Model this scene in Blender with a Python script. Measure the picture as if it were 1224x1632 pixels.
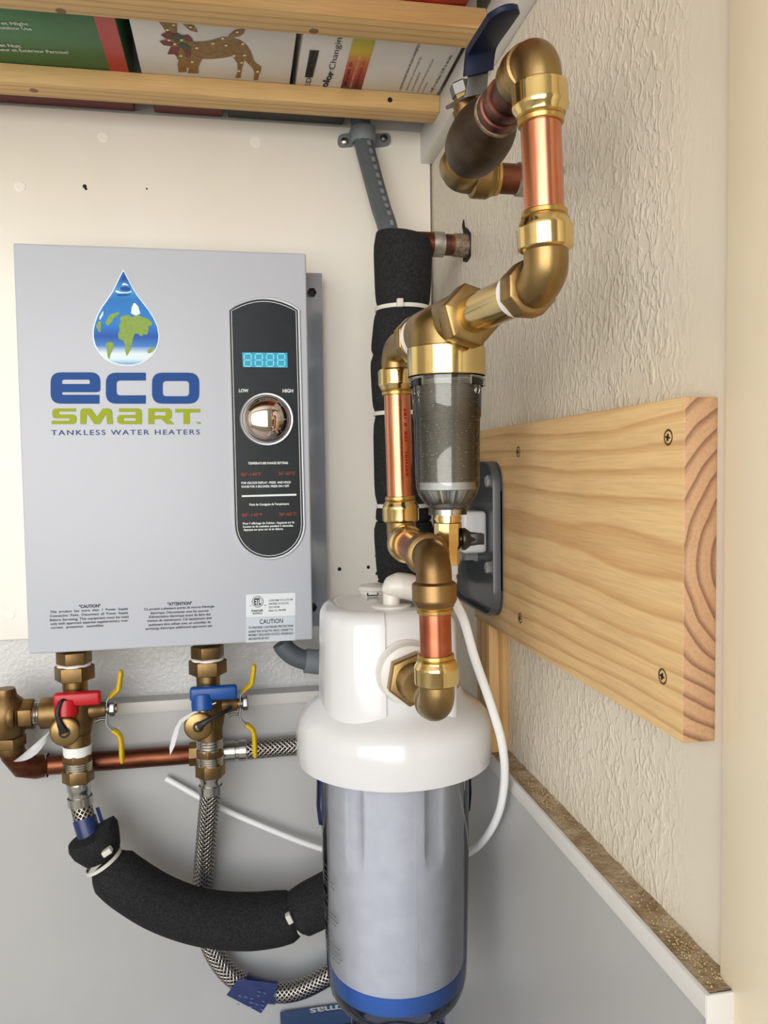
import bpy, bmesh, math, random
from mathutils import Vector, Matrix

random.seed(7)
for o in list(bpy.data.objects):
    bpy.data.objects.remove(o, do_unlink=True)
scene = bpy.context.scene
col = scene.collection

# ------------------------------------------------------------------ camera
# metres; the camera stands at the origin, X right, Y into the closet, Z up
YAW, PITCH, ROLL = math.radians(10.468), math.radians(3.065), math.radians(-0.768)
FPX, CX, CY = 1270.3, 612.0, 816.0          # focal length in pixels of the 1224x1632 frame
_r = Vector((math.cos(YAW), -math.sin(YAW), 0)); _f = Vector((math.sin(YAW), math.cos(YAW), 0)); _u = Vector((0, 0, 1))
FWD = _f * math.cos(PITCH) - _u * math.sin(PITCH)
_u2 = _u * math.cos(PITCH) + _f * math.sin(PITCH)
RIGHT = _r * math.cos(ROLL) + _u2 * math.sin(ROLL)
UP = _u2 * math.cos(ROLL) - _r * math.sin(ROLL)
cam_data = bpy.data.cameras.new('camera')
cam = bpy.data.objects.new('camera', cam_data); col.objects.link(cam)
cam.matrix_world = Matrix((RIGHT, UP, -FWD)).transposed().to_4x4()
cam_data.sensor_fit = 'VERTICAL'; cam_data.sensor_height = 24.0
cam_data.lens = FPX / 1632.0 * 24.0
cam_data.clip_start = 0.02; cam_data.clip_end = 100
scene.camera = cam

# ------------------------------------------------------------------ world, exposure
world = bpy.data.worlds.new('sky'); scene.world = world; world.use_nodes = True
wn = world.node_tree.nodes; wl_ = world.node_tree.links; wn.clear()
w_out = wn.new('ShaderNodeOutputWorld'); w_bg = wn.new('ShaderNodeBackground')
w_tc = wn.new('ShaderNodeTexCoord'); w_sep = wn.new('ShaderNodeSeparateXYZ'); w_ramp = wn.new('ShaderNodeValToRGB')
wl_.new(w_tc.outputs['Generated'], w_sep.inputs[0]); wl_.new(w_sep.outputs['Z'], w_ramp.inputs[0])
w_ramp.color_ramp.elements[0].position = 0.0; w_ramp.color_ramp.elements[0].color = (1.0, 0.97, 0.92, 1)
w_ramp.color_ramp.elements[1].position = 0.6; w_ramp.color_ramp.elements[1].color = (0.72, 0.83, 1.0, 1)
wl_.new(w_ramp.outputs[0], w_bg.inputs['Color']); w_bg.inputs['Strength'].default_value = 5.3
wl_.new(w_bg.outputs[0], w_out.inputs['Surface'])
# daylight enters the room behind the camera through one wide opening (OX0..OX1, OZ0..OZ1 in the wall Y = OY)
OX0, OX1, OZ0, OZ1, OY = -2.7, 0.15, -0.75, 1.15, -1.5
por = bpy.data.lights.new('daylight_portal', 'AREA'); por.shape = 'RECTANGLE'; por.size = OX1 - OX0; por.size_y = OZ1 - OZ0
por.cycles.is_portal = True
po = bpy.data.objects.new('daylight_portal', por); col.objects.link(po)
po.location = ((OX0 + OX1) / 2, OY, (OZ0 + OZ1) / 2); po.rotation_euler = (math.radians(90), 0, 0)
vs = scene.view_settings
vs.view_transform = 'Standard'; vs.look = 'None'; vs.gamma = 1.0; vs.use_curve_mapping = False
vs.exposure = 0.0

# ------------------------------------------------------------------ helpers
def at(px, py, axis, val):
    """the point of the plane axis = val that shows at pixel (px, py)"""
    d = RIGHT * ((px - CX) / FPX) - UP * ((py - CY) / FPX) + FWD
    return d * (val / d['xyz'.index(axis)])

def lin(c):
    out = []
    for v in c[:3]:
        v /= 255.0
        out.append(v / 12.92 if v <= 0.04045 else ((v + 0.055) / 1.055) ** 2.4)
    return tuple(out) + (1.0,)

WL = {}                                     # world position of each object's origin

def empty(name, loc, label=None, cat=None, group=None, kind=None):
    o = bpy.data.objects.new(name, None); col.objects.link(o)
    o.empty_display_size = 0.02; o.location = loc; WL[o.name] = Vector(loc)
    tag(o, label, cat, group, kind)
    return o

def tag(o, label=None, cat=None, group=None, kind=None):
    if label: o['label'] = label
    if cat: o['category'] = cat
    if group: o['group'] = group
    if kind: o['kind'] = kind
    return o

def basis(d):
    d = Vector(d).normalized()
    a = Vector((0, 0, 1)) if abs(d.z) < 0.9 else Vector((1, 0, 0))
    u = a.cross(d).normalized(); v = d.cross(u).normalized()
    return d, u, v

class MB:
    def __init__(self):
        self.v = []; self.f = []; self.uv = []
    def add(self, vs_, fs, uvs=None):
        n = len(self.v)
        self.v += [Vector(p) for p in vs_]
        for i, f in enumerate(fs):
            self.f.append([n + k for k in f])
            self.uv.append(uvs[i] if uvs else [(0, 0)] * len(f))
        return self
    def lathe(self, o, d, prof, n=32, close=True, rot=0.0, up=None):
        """prof: (t along d, radius) pairs"""
        d, u, v = basis(d)
        if up is not None:
            u = Vector(up); u = (u - d * u.dot(d)).normalized(); v = d.cross(u)
        o = Vector(o); pts = []; fs = []; uvs = []
        for t, r in prof:
            for k in range(n):
                a = 2 * math.pi * k / n + rot
                pts.append(o + d * t + (u * math.cos(a) + v * math.sin(a)) * r)
        for i in range(len(prof) - 1):
            for k in range(n):
                k2 = (k + 1) % n
                fs.append([i * n + k, i * n + k2, (i + 1) * n + k2, (i + 1) * n + k])
                uvs.append([(k / n, prof[i][0]), ((k + 1) / n, prof[i][0]), ((k + 1) / n, prof[i + 1][0]), (k / n, prof[i + 1][0])])
        if close:
            if prof[0][1] > 1e-5:
                fs.append(list(range(n))[::-1]); uvs.append([(0, 0)] * n)
            if prof[-1][1] > 1e-5:
                m = (len(prof) - 1) * n; fs.append([m + k for k in range(n)]); uvs.append([(0, 0)] * n)
        return self.add(pts, fs, uvs)
    def tube(self, path, r, n=20, caps=True, flat=1.0, up=None):
        """swept circle; r a number or one per point; flat squashes along the up direction"""
        path = [Vector(p) for p in path]
        rs = r if isinstance(r, (list, tuple)) else [r] * len(path)
        t0 = (path[1] - path[0]).normalized()
        if up is None: _, u, _v = basis(t0)
        else:
            u = Vector(up); u = (u - t0 * u.dot(t0)).normalized()
        pts = []; fs = []; uvs = []; L = 0.0; Ls = []
        prev = t0
        for i, p in enumerate(path):
            if i == 0: t = t0
            elif i == len(path) - 1: t = (path[i] - path[i - 1]).normalized()
            else: t = ((path[i + 1] - path[i]).normalized() + (path[i] - path[i - 1]).normalized()).normalized()
            q = prev.rotation_difference(t); u = q @ u; u = (u - t * u.dot(t)).normalized(); v = t.cross(u); prev = t
            if i: L += (path[i] - path[i - 1]).length
            Ls.append(L)
            for k in range(n):
                a = 2 * math.pi * k / n
                pts.append(p + u * math.cos(a) * rs[i] * flat + v * math.sin(a) * rs[i])
        for i in range(len(path) - 1):
            for k in range(n):
                k2 = (k + 1) % n
                fs.append([i * n + k, i * n + k2, (i + 1) * n + k2, (i + 1) * n + k])
                uvs.append([(k / n, Ls[i]), ((k + 1) / n, Ls[i]), ((k + 1) / n, Ls[i + 1]), (k / n, Ls[i + 1])])
        if caps:
            fs.append(list(range(n))[::-1]); uvs.append([(0, 0)] * n)
            m = (len(path) - 1) * n; fs.append([m + k for k in range(n)]); uvs.append([(0, 0)] * n)
        return self.add(pts, fs, uvs)
    def obox(self, c, ax, ay, az):
        """box with half-axis vectors"""
        c = Vector(c); ax = Vector(ax); ay = Vector(ay); az = Vector(az)
        p = [c + ax * sx + ay * sy + az * sz for sx in (-1, 1) for sy in (-1, 1) for sz in (-1, 1)]
        return self.add(p, [[0, 1, 3, 2], [4, 6, 7, 5], [0, 4, 5, 1], [2, 3, 7, 6], [0, 2, 6, 4], [1, 5, 7, 3]])
    def box(self, a, b):
        a = Vector(a); b = Vector(b); h = (b - a) / 2
        return self.obox((a + b) / 2, (h.x, 0, 0), (0, h.y, 0), (0, 0, h.z))
    def prism(self, pts, vec):
        """closed outline extruded by vec"""
        pts = [Vector(p) for p in pts]; n = len(pts); vec = Vector(vec)
        return self.add(pts + [p + vec for p in pts],
                        [list(range(n))[::-1], list(range(n, 2 * n))] + [[k, (k + 1) % n, n + (k + 1) % n, n + k] for k in range(n)])
    def rings(self, rings, close=True, cap=True):
        """loft equal-length rings of points"""
        n = len(rings[0]); pts = [p for r in rings for p in r]; fs = []
        for i in range(len(rings) - 1):
            for k in range(n if close else n - 1):
                k2 = (k + 1) % n
                fs.append([i * n + k, i * n + k2, (i + 1) * n + k2, (i + 1) * n + k])
        if cap:
            fs.append(list(range(n))[::-1]); m = (len(rings) - 1) * n; fs.append([m + k for k in range(n)])
        return self.add(pts, fs)
    def build(self, name, m, parent=None, bevel=0.0, seg=2, angle=38, origin=None, label=None, cat=None, group=None, kind=None):
        if parent is not None: base = WL[parent.name]
        elif origin is not None: base = Vector(origin)
        else:
            lo = Vector([min(p[i] for p in self.v) for i in range(3)]); hi = Vector([max(p[i] for p in self.v) for i in range(3)])
            base = Vector(((lo.x + hi.x) / 2, (lo.y + hi.y) / 2, lo.z))
        me = bpy.data.meshes.new(name)
        me.from_pydata([tuple(p - base) for p in self.v], [], self.f)
        ul = me.uv_layers.new(name='uv'); i = 0
        for uvs in self.uv:
            for w in uvs:
                ul.data[i].uv = w; i += 1
        bm = bmesh.new(); bm.from_mesh(me)
        bmesh.ops.recalc_face_normals(bm, faces=bm.faces)
        if bevel:
            es = [e for e in bm.edges if len(e.link_faces) == 2 and e.calc_face_angle(0) > math.radians(30)]
            bmesh.ops.bevel(bm, geom=es, offset=bevel, segments=seg, profile=0.5, affect='EDGES', clamp_overlap=True)
        bm.to_mesh(me); bm.free()
        me.shade_smooth(); me.set_sharp_from_angle(angle=math.radians(angle))
        me.materials.append(M[m])
        o = bpy.data.objects.new(name, me); col.objects.link(o)
        if parent is not None: o.parent = parent
        else: o.location = base
        WL[o.name] = base
        tag(o, label, cat, group, kind)
        return o

def spline(pts, n=8):
    """Catmull-Rom through the points"""
    P = [Vector(p) for p in pts]; P = [P[0] * 2 - P[1]] + P + [P[-1] * 2 - P[-2]]; out = []
    for i in range(1, len(P) - 2):
        for k in range(n):
            t = k / n; a, b, c, d = P[i - 1], P[i], P[i + 1], P[i + 2]
            out.append(0.5 * ((2 * b) + (c - a) * t + (2 * a - 5 * b + 4 * c - d) * t * t + (3 * b - a - 3 * c + d) * t ** 3))
    out.append(P[-2]); return out

def bend(C, da, la, db, lb, rb, n=8):
    """centre line: C+da*la, arc of radius rb about the corner C, C+db*lb"""
    C = Vector(C); da = Vector(da).normalized(); db = Vector(db).normalized()
    half = da.angle(db) / 2; tl = rb / math.tan(half)
    cen = C + (da + db).normalized() * (rb / math.sin(half))
    p0 = C + da * tl; p1 = C + db * tl; out = [C + da * la] if la > tl + 1e-5 else []
    v0 = p0 - cen; v1 = p1 - cen; ang = v0.angle(v1); ax = v0.cross(v1).normalized()
    for k in range(n + 1):
        out.append(cen + Matrix.Rotation(ang * k / n, 3, ax) @ v0)
    if lb > tl + 1e-5: out.append(C + db * lb)
    return out

def rpoly(pts, default=0.0, n=5):
    """outline with rounded corners: (x, y[, radius])"""
    out = []; m = len(pts)
    for i in range(m):
        p = Vector(pts[i][:2]); r = pts[i][2] if len(pts[i]) > 2 else default
        if r <= 0: out.append(p); continue
        a = Vector(pts[i - 1][:2]); b = Vector(pts[(i + 1) % m][:2])
        da = (a - p); db = (b - p); h = da.angle(db) / 2
        t = min(r / math.tan(h), da.length * .49, db.length * .49)
        q0 = p + da.normalized() * t; q1 = p + db.normalized() * t
        for k in range(n + 1):
            s = k / n; out.append((1 - s) ** 2 * q0 + 2 * s * (1 - s) * p + s * s * q1)
    return out

def circ(x, y, r, n=28, ry=None):
    return [Vector((x + r * math.cos(2 * math.pi * k / n), y + (ry or r) * math.sin(2 * math.pi * k / n))) for k in range(n)]

def _curve_mesh(cu):
    o = bpy.data.objects.new('tmp', cu); col.objects.link(o)
    dg = bpy.context.evaluated_depsgraph_get(); dg.update()
    me = bpy.data.meshes.new_from_object(o.evaluated_get(dg), depsgraph=dg)
    bpy.data.objects.remove(o); bpy.data.curves.remove(cu)
    return me

def fill(contours):
    """flat filled outline with holes -> (verts2d, faces)"""
    cu = bpy.data.curves.new('tmp', 'CURVE'); cu.dimensions = '2D'; cu.fill_mode = 'BOTH'
    for c in contours:
        s = cu.splines.new('POLY'); s.points.add(len(c) - 1); s.use_cyclic_u = True
        for i, p in enumerate(c): s.points[i].co = (p[0], p[1], 0, 1)
    me = _curve_mesh(cu)
    r = [v.co.copy() for v in me.vertices], [list(p.vertices) for p in me.polygons]
    bpy.data.meshes.remove(me); return r

def glyphs(s, bold=0.0, spacing=1.0, shear=0.0):
    cu = bpy.data.curves.new('tmp', 'FONT'); cu.body = s; cu.offset = bold; cu.space_character = spacing; cu.shear = shear
    cu.resolution_u = 3
    me = _curve_mesh(cu)
    v = [p.co.copy() for p in me.vertices]; f = [list(p.vertices) for p in me.polygons]
    bpy.data.meshes.remove(me)
    return v, f

class Print(MB):
    """flat print on a plane"""
    def __init__(self):
        super().__init__(); self.chunks = []
    def add(self, *a, **k):
        self.chunks.append((len(self.v), len(self.f))); return super().add(*a, **k)
    def each(self, name, m, parent, **k):
        """one object for each line of print"""
        ends = self.chunks[1:] + [(len(self.v), len(self.f))]
        for (v0, f0), (v1, f1) in zip(self.chunks, ends):
            q = MB(); q.v = self.v[v0:v1]; q.f = [[i - v0 for i in f] for f in self.f[f0:f1]]; q.uv = self.uv[f0:f1]
            q.build(name, m, parent, **k)
    def shape(self, contours, axis, val):
        v, f = fill(contours)
        return self.add([at(p.x, p.y, axis, val) for p in v], f)
    def text(self, s, mid, u, v, w, h=None, bold=0.0, spacing=1.0, mapf=None):
        """text centred on mid, w wide along u, h tall (capital height) along v"""
        vs_, f = glyphs(s, bold, spacing)
        if not vs_: return self
        x0 = min(p.x for p in vs_); x1 = max(p.x for p in vs_)
        sx = w / (x1 - x0); sy = (h / 0.70) if h else sx
        u = Vector(u).normalized(); v = Vector(v).normalized()
        P = [Vector(mid) + u * ((p.x - (x0 + x1) / 2) * sx) + v * ((p.y - 0.35) * sy) for p in vs_]
        if mapf: P = [mapf(p) for p in P]
        return self.add(P, f)
    def ftext(self, s, xl, xr, y, hpx, Y, bold=0.0, spacing=1.0):
        """text on a plane facing the camera side (Y = const) from pixel column xl to xr at row y"""
        a = at(xl, y, 'y', Y); b = at(xr, y, 'y', Y); m = at((xl + xr) / 2, y, 'y', Y)
        return self.text(s, m, (1, 0, 0), (0, 0, 1), b.x - a.x, hpx * (b.x - a.x) / (xr - xl), bold, spacing)

# ------------------------------------------------------------------ materials
M = {}
def mat(name, rgb, rough=0.5, metal=0.0, coat=0.0, spec=0.5, noise=None, bump=None, emit=None, trans=None):
    """noise: (scale, rgb2, amount[, stretch xyz]); bump: (scale, strength, distance[, stretch])"""
    m = bpy.data.materials.new(name); m.use_nodes = True; nt = m.node_tree; n = nt.nodes; l = nt.links
    b = n['Principled BSDF']
    b.inputs['Base Color'].default_value = lin(rgb); b.inputs['Roughness'].default_value = rough
    b.inputs['Metallic'].default_value = metal; b.inputs['Coat Weight'].default_value = coat
    b.inputs['Coat Roughness'].default_value = 0.06; b.inputs['Specular IOR Level'].default_value = spec
    tc = n.new('ShaderNodeTexCoord')
    def tex(scale, stretch, detail=4):
        mp = n.new('ShaderNodeMapping'); l.new(tc.outputs['Object'], mp.inputs[0])
        if stretch: mp.inputs['Scale'].default_value = stretch
        t = n.new('ShaderNodeTexNoise'); t.inputs['Scale'].default_value = scale; t.inputs['Detail'].default_value = detail
        l.new(mp.outputs[0], t.inputs['Vector']); return t
    if noise:
        t = tex(noise[0], noise[3] if len(noise) > 3 else None)
        r = n.new('ShaderNodeMapRange'); r.inputs[1].default_value = 0.35; r.inputs[2].default_value = 0.7
        r.inputs[3].default_value = 0; r.inputs[4].default_value = noise[2]; l.new(t.outputs[0], r.inputs[0])
        mx = n.new('ShaderNodeMix'); mx.data_type = 'RGBA'; l.new(r.outputs[0], mx.inputs[0])
        mx.inputs[6].default_value = lin(rgb); mx.inputs[7].default_value = lin(noise[1]); l.new(mx.outputs[2], b.inputs['Base Color'])
    if bump:
        t = tex(bump[0], bump[3] if len(bump) > 3 else None, 3)
        bp = n.new('ShaderNodeBump'); bp.inputs['Strength'].default_value = bump[1]; bp.inputs['Distance'].default_value = bump[2]
        l.new(t.outputs[0], bp.inputs['Height']); l.new(bp.outputs[0], b.inputs['Normal'])
    if emit:
        b.inputs['Emission Color'].default_value = lin(emit[0]); b.inputs['Emission Strength'].default_value = emit[1]
    M[name] = m; return m

def clear(name, rgb, rough=0.03, tint=0.9):
    """thin clear plastic shell: passes light straight, reflects by Fresnel"""
    m = bpy.data.materials.new(name); m.use_nodes = True; nt = m.node_tree; n = nt.nodes; l = nt.links; n.clear()
    out = n.new('ShaderNodeOutputMaterial'); mix = n.new('ShaderNodeMixShader'); fr = n.new('ShaderNodeFresnel'); fr.inputs[0].default_value = 1.5
    t = n.new('ShaderNodeBsdfTransparent'); t.inputs[0].default_value = lin(rgb)
    g = n.new('ShaderNodeBsdfGlossy'); g.inputs['Roughness'].default_value = rough
    l.new(fr.outputs[0], mix.inputs[0]); l.new(t.outputs[0], mix.inputs[1]); l.new(g.outputs[0], mix.inputs[2]); l.new(mix.outputs[0], out.inputs[0])
    M[name] = m; return m

def math_(n, l, op, a, b=None):
    q = n.new('ShaderNodeMath'); q.operation = op
    for i, x in enumerate((a, b)):
        if x is None: continue
        if isinstance(x, (int, float)): q.inputs[i].default_value = x
        else: l.new(x, q.inputs[i])
    return q.outputs[0]

def wood(name, axis, centre, period, c1, c2, wob=0.006, stretch=0.12, rough=0.55):
    """growth rings about a line along axis through centre (object space), so faces and end grain agree"""
    m = bpy.data.materials.new(name); m.use_nodes = True; nt = m.node_tree; n = nt.nodes; l = nt.links; b = n['Principled BSDF']
    tc = n.new('ShaderNodeTexCoord'); sep = n.new('ShaderNodeSeparateXYZ'); l.new(tc.outputs['Object'], sep.inputs[0])
    ax = 'xyz'.index(axis); oth = [i for i in range(3) if i != ax]
    mp = n.new('ShaderNodeMapping'); l.new(tc.outputs['Object'], mp.inputs[0])
    sc = [1, 1, 1]; sc[ax] = stretch; mp.inputs['Scale'].default_value = sc
    nz = n.new('ShaderNodeTexNoise'); nz.inputs['Scale'].default_value = 14; nz.inputs['Detail'].default_value = 2.5; l.new(mp.outputs[0], nz.inputs['Vector'])
    mp2 = n.new('ShaderNodeMapping'); l.new(tc.outputs['Object'], mp2.inputs[0]); s2 = [1, 1, 1]; s2[ax] = 0.04; mp2.inputs['Scale'].default_value = s2
    nf = n.new('ShaderNodeTexNoise'); nf.inputs['Scale'].default_value = 700; nf.inputs['Detail'].default_value = 2; l.new(mp2.outputs[0], nf.inputs['Vector'])
    d = []
    for i, c in zip(oth, centre):
        t = math_(n, l, 'SUBTRACT', sep.outputs[i], c); d.append(math_(n, l, 'MULTIPLY', t, t))
    r = math_(n, l, 'SQRT', math_(n, l, 'ADD', d[0], d[1]))
    r = math_(n, l, 'ADD', r, math_(n, l, 'MULTIPLY', math_(n, l, 'SUBTRACT', nz.outputs[0], 0.5), wob * 4))
    fr = math_(n, l, 'FRACT', math_(n, l, 'DIVIDE', r, period))
    cr = n.new('ShaderNodeValToRGB'); l.new(fr, cr.inputs[0]); e = cr.color_ramp.elements
    e[0].position = 0.0; e[0].color = lin(c1); e[1].position = 1.0; e[1].color = lin(c1)
    x = cr.color_ramp.elements.new(0.55); x.color = lin(c1)
    x = cr.color_ramp.elements.new(0.9); x.color = lin(c2)
    mx = n.new('ShaderNodeMix'); mx.data_type = 'RGBA'; mx.blend_type = 'MULTIPLY'; l.new(cr.outputs[0], mx.inputs[6])
    rg = n.new('ShaderNodeMapRange'); rg.inputs[1].default_value = 0.3; rg.inputs[2].default_value = 0.6; rg.inputs[3].default_value = 0.86; rg.inputs[4].default_value = 1.0
    l.new(nf.outputs[0], rg.inputs[0])
    cc = n.new('ShaderNodeCombineColor')
    for i in range(3): l.new(rg.outputs[0], cc.inputs[i])
    mx.inputs[0].default_value = 1.0; l.new(cc.outputs[0], mx.inputs[7]); l.new(mx.outputs[2], b.inputs['Base Color'])
    b.inputs['Roughness'].default_value = rough
    bp = n.new('ShaderNodeBump'); bp.inputs['Strength'].default_value = 0.25; bp.inputs['Distance'].default_value = 0.0006
    l.new(fr, bp.inputs['Height']); l.new(bp.outputs[0], b.inputs['Normal'])
    M[name] = m; return m

mat('brass_polished', (222, 196, 136), 0.15, 1.0, noise=(60, (208, 178, 112), 0.5))
mat('brass_ring', (196, 162, 96), 0.3, 1.0)
mat('brass_cast', (162, 136, 90), 0.38, 1.0, noise=(45, (136, 110, 70), 0.8), bump=(900, 0.12, 0.0004))
mat('brass_dull', (148, 120, 80), 0.42, 1.0, noise=(40, (110, 88, 58), 0.8), bump=(900, 0.15, 0.0004))
mat('brass_aged', (138, 110, 72), 0.42, 1.0, noise=(55, (92, 70, 46), 0.9), bump=(700, 0.2, 0.0005))
mat('bronze_dark', (92, 76, 58), 0.48, 0.85, noise=(60, (58, 46, 38), 0.9), bump=(900, 0.25, 0.0004))
mat('copper', (216, 148, 116), 0.24, 1.0, noise=(30, (200, 118, 86), 0.8, (8, 8, 1)))
mat('copper_short', (190, 112, 84), 0.3, 1.0, noise=(60, (150, 84, 62), 0.8))
mat('copper_aged', (128, 78, 56), 0.4, 1.0, noise=(30, (92, 54, 40), 0.9, (1, 5, 5)))
mat('copper_stained', (128, 82, 66), 0.4, 0.9, noise=(70, (70, 46, 42), 1.0))
mat('flux_stain', (150, 134, 110), 0.6, 0.4, noise=(220, (96, 74, 56), 1.0), bump=(500, 0.4, 0.0006))
mat('solder', (190, 186, 178), 0.4, 0.9, noise=(150, (140, 128, 112), 0.8))
mat('steel', (196, 194, 190), 0.22, 1.0)
mat('zinc', (176, 178, 180), 0.35, 1.0)
mat('bolt_zinc', (178, 180, 180), 0.35, 0.45)
mat('steel_dark', (110, 108, 104), 0.4, 1.0)
mat('black_screw', (40, 38, 36), 0.4, 0.6)
mat('chrome', (214, 200, 190), 0.03, 1.0)
mat('tape_white', (236, 236, 232), 0.6, bump=(500, 0.2, 0.0004))
mat('foam', (24, 24, 25), 0.85, spec=0.25, noise=(420, (46, 46, 47), 0.9), bump=(600, 0.8, 0.0012))
mat('tie_white', (212, 210, 196), 0.45)
mat('plastic_white', (214, 214, 214), 0.2, coat=0.4)
mat('plastic_cream', (214, 210, 202), 0.3)
mat('tube_white', (236, 236, 234), 0.3)
mat('plastic_black', (22, 21, 20), 0.3)
mat('rubber_black', (20, 20, 20), 0.5)
mat('red_lever', (186, 16, 30), 0.35)
mat('blue_lever', (18, 74, 148), 0.35)
mat('yellow_vinyl', (214, 178, 20), 0.35)
mat('blue_vinyl', (8, 21, 46), 0.5, spec=0.3)
mat('conduit', (84, 90, 94), 0.5)
mat('conduit_grey', (116, 122, 126), 0.5)
mat('conduit_print', (132, 138, 142), 0.6)
mat('bracket_grey', (74, 78, 82), 0.3, 0.2, coat=0.3)
mat('heater_paint', (186, 189, 196), 0.34, spec=0.35, bump=(500, 0.05, 0.0006))
mat('heater_zinc', (176, 184, 196), 0.18, 0.5, coat=0.4, bump=(260, 0.08, 0.0008))
mat('panel_rim', (196, 199, 205), 0.2, coat=0.5)
mat('panel_black', (14, 19, 23), 0.3, spec=0.22, noise=(60, (26, 34, 40), 0.5))
mat('ink_white', (226, 230, 228), 0.5, spec=0.2)
mat('ink_orange', (158, 72, 38), 0.5, spec=0.2)
mat('ink_black', (34, 34, 38), 0.5, spec=0.2)
mat('ink_grey', (96, 98, 100), 0.5, spec=0.2)
mat('ink_blue', (24, 72, 140), 0.5, spec=0.2)
mat('ink_navy', (62, 76, 128), 0.5, spec=0.2)
mat('ink_green', (150, 164, 20), 0.5, spec=0.2)
mat('ink_land', (128, 158, 82), 0.5, spec=0.2, noise=(300, (150, 170, 70), 0.8))
mat('ink_glow', (228, 240, 250), 0.5, spec=0.2)
mat('ink_aqua', (120, 190, 230), 0.5, spec=0.2)
mat('ink_deep', (28, 82, 150), 0.5, spec=0.2)
mat('display_cyan', (60, 158, 188), 0.5, spec=0.2, emit=((60, 170, 205), 0.06))
mat('display_segment', (134, 216, 232), 0.5, spec=0.2, emit=((120, 210, 230), 0.08))
mat('sticker', (212, 218, 220), 0.3)
mat('sticker_grey', (190, 198, 206), 0.3)
mat('paper', (226, 226, 226), 0.6)
mat('cartridge', (196, 197, 200), 0.7, noise=(60, (184, 185, 190), 0.8), bump=(120, 0.15, 0.002))
mat('cartridge_cap', (44, 98, 176), 0.4)
mat('mesh_screen', (128, 124, 114), 0.5, 0.5)
mat('bubble', (196, 198, 196), 0.3)
mat('screw_brown', (120, 92, 58), 0.4, 0.8)
mat('dark_hole', (26, 22, 18), 0.9)
mat('label_navy', (26, 40, 88), 0.35, noise=(120, (40, 56, 108), 0.7))
mat('label_print', (96, 112, 156), 0.5)
mat('carton_green', (22, 98, 46), 0.3, noise=(9, (34, 116, 60), 0.8))
mat('carton_red', (176, 26, 34), 0.3)
mat('carton_white', (224, 220, 216), 0.4, noise=(12, (206, 202, 198), 0.7))
mat('carton_maroon', (92, 22, 24), 0.5)
mat('carton_void_charcoal', (44, 38, 38), 0.6)  # a dark carton, and the shade of the unlit gap at the back
mat('carton_scarlet', (186, 30, 30), 0.35, noise=(40, (120, 20, 24), 0.9))
mat('carton_blue', (22, 78, 138), 0.4)
mat('carton_dark', (30, 32, 38), 0.5)
mat('deer_gold', (150, 112, 58), 0.5, noise=(160, (112, 80, 40), 0.9))
mat('deer_light', (240, 222, 160), 0.5)
mat('bow_red', (126, 34, 44), 0.5, noise=(90, (90, 24, 36), 0.7))
mat('bow_green', (54, 70, 52), 0.5)
mat('panel_cream', (246, 241, 230), 0.5, noise=(6, (240, 234, 220), 0.9, (1, 1, 0.25)), bump=(260, 0.12, 0.0005, (3, 1, 0.15)))
mat('paint_filler', (242, 237, 226), 0.55, bump=(300, 0.3, 0.001))
mat('wall_behind', (206, 205, 202), 0.3, bump=(170, 0.5, 0.0025))
mat('panel_lower', (181, 180, 177), 0.3, noise=(5, (173, 172, 170), 0.8), bump=(60, 0.05, 0.001))
mat('trim_paint', (206, 203, 197), 0.4, bump=(200, 0.1, 0.0005))
mat('white_gloss', (226, 225, 222), 0.35, bump=(120, 0.08, 0.0006))
mat('ledge_dust', (140, 116, 84), 0.9, noise=(55, (186, 168, 140), 0.9), bump=(260, 0.8, 0.003))
mat('dust_grain', (188, 164, 118), 0.8)
mat('jamb_paint', (234, 221, 194), 0.4, noise=(5, (226, 212, 184), 0.8, (1, 1, 0.2)), bump=(90, 0.12, 0.0012, (1, 1, 0.2)))
mat('concrete', (190, 183, 172), 0.9, noise=(5, (172, 165, 154), 0.8))
mat('room_paint', (206, 200, 190), 0.7)
mat('ceiling_paint', (222, 219, 210), 0.7)
clear('clear_bowl', (251, 251, 250))
clear('clear_sump', (247, 248, 251))
clear('clear_blue', (120, 140, 205))
clear('clear_base', (196, 202, 222))
wood('pine_board_end', 'y', (0.06, 0.10), 0.0085, (186, 146, 108), (128, 88, 62), wob=0.005, stretch=0.2)
wood('pine_board', 'y', (0.06, 0.10), 0.0085, (220, 184, 130), (199, 155, 102), wob=0.005, stretch=0.2)
wood('pine_slat', 'x', (0.1, 0.05), 0.010, (222, 184, 124), (198, 152, 94), wob=0.006)
wood('pine_stud', 'z', (0.05, 0.03), 0.008, (206, 164, 104), (172, 124, 70), wob=0.004)

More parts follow.
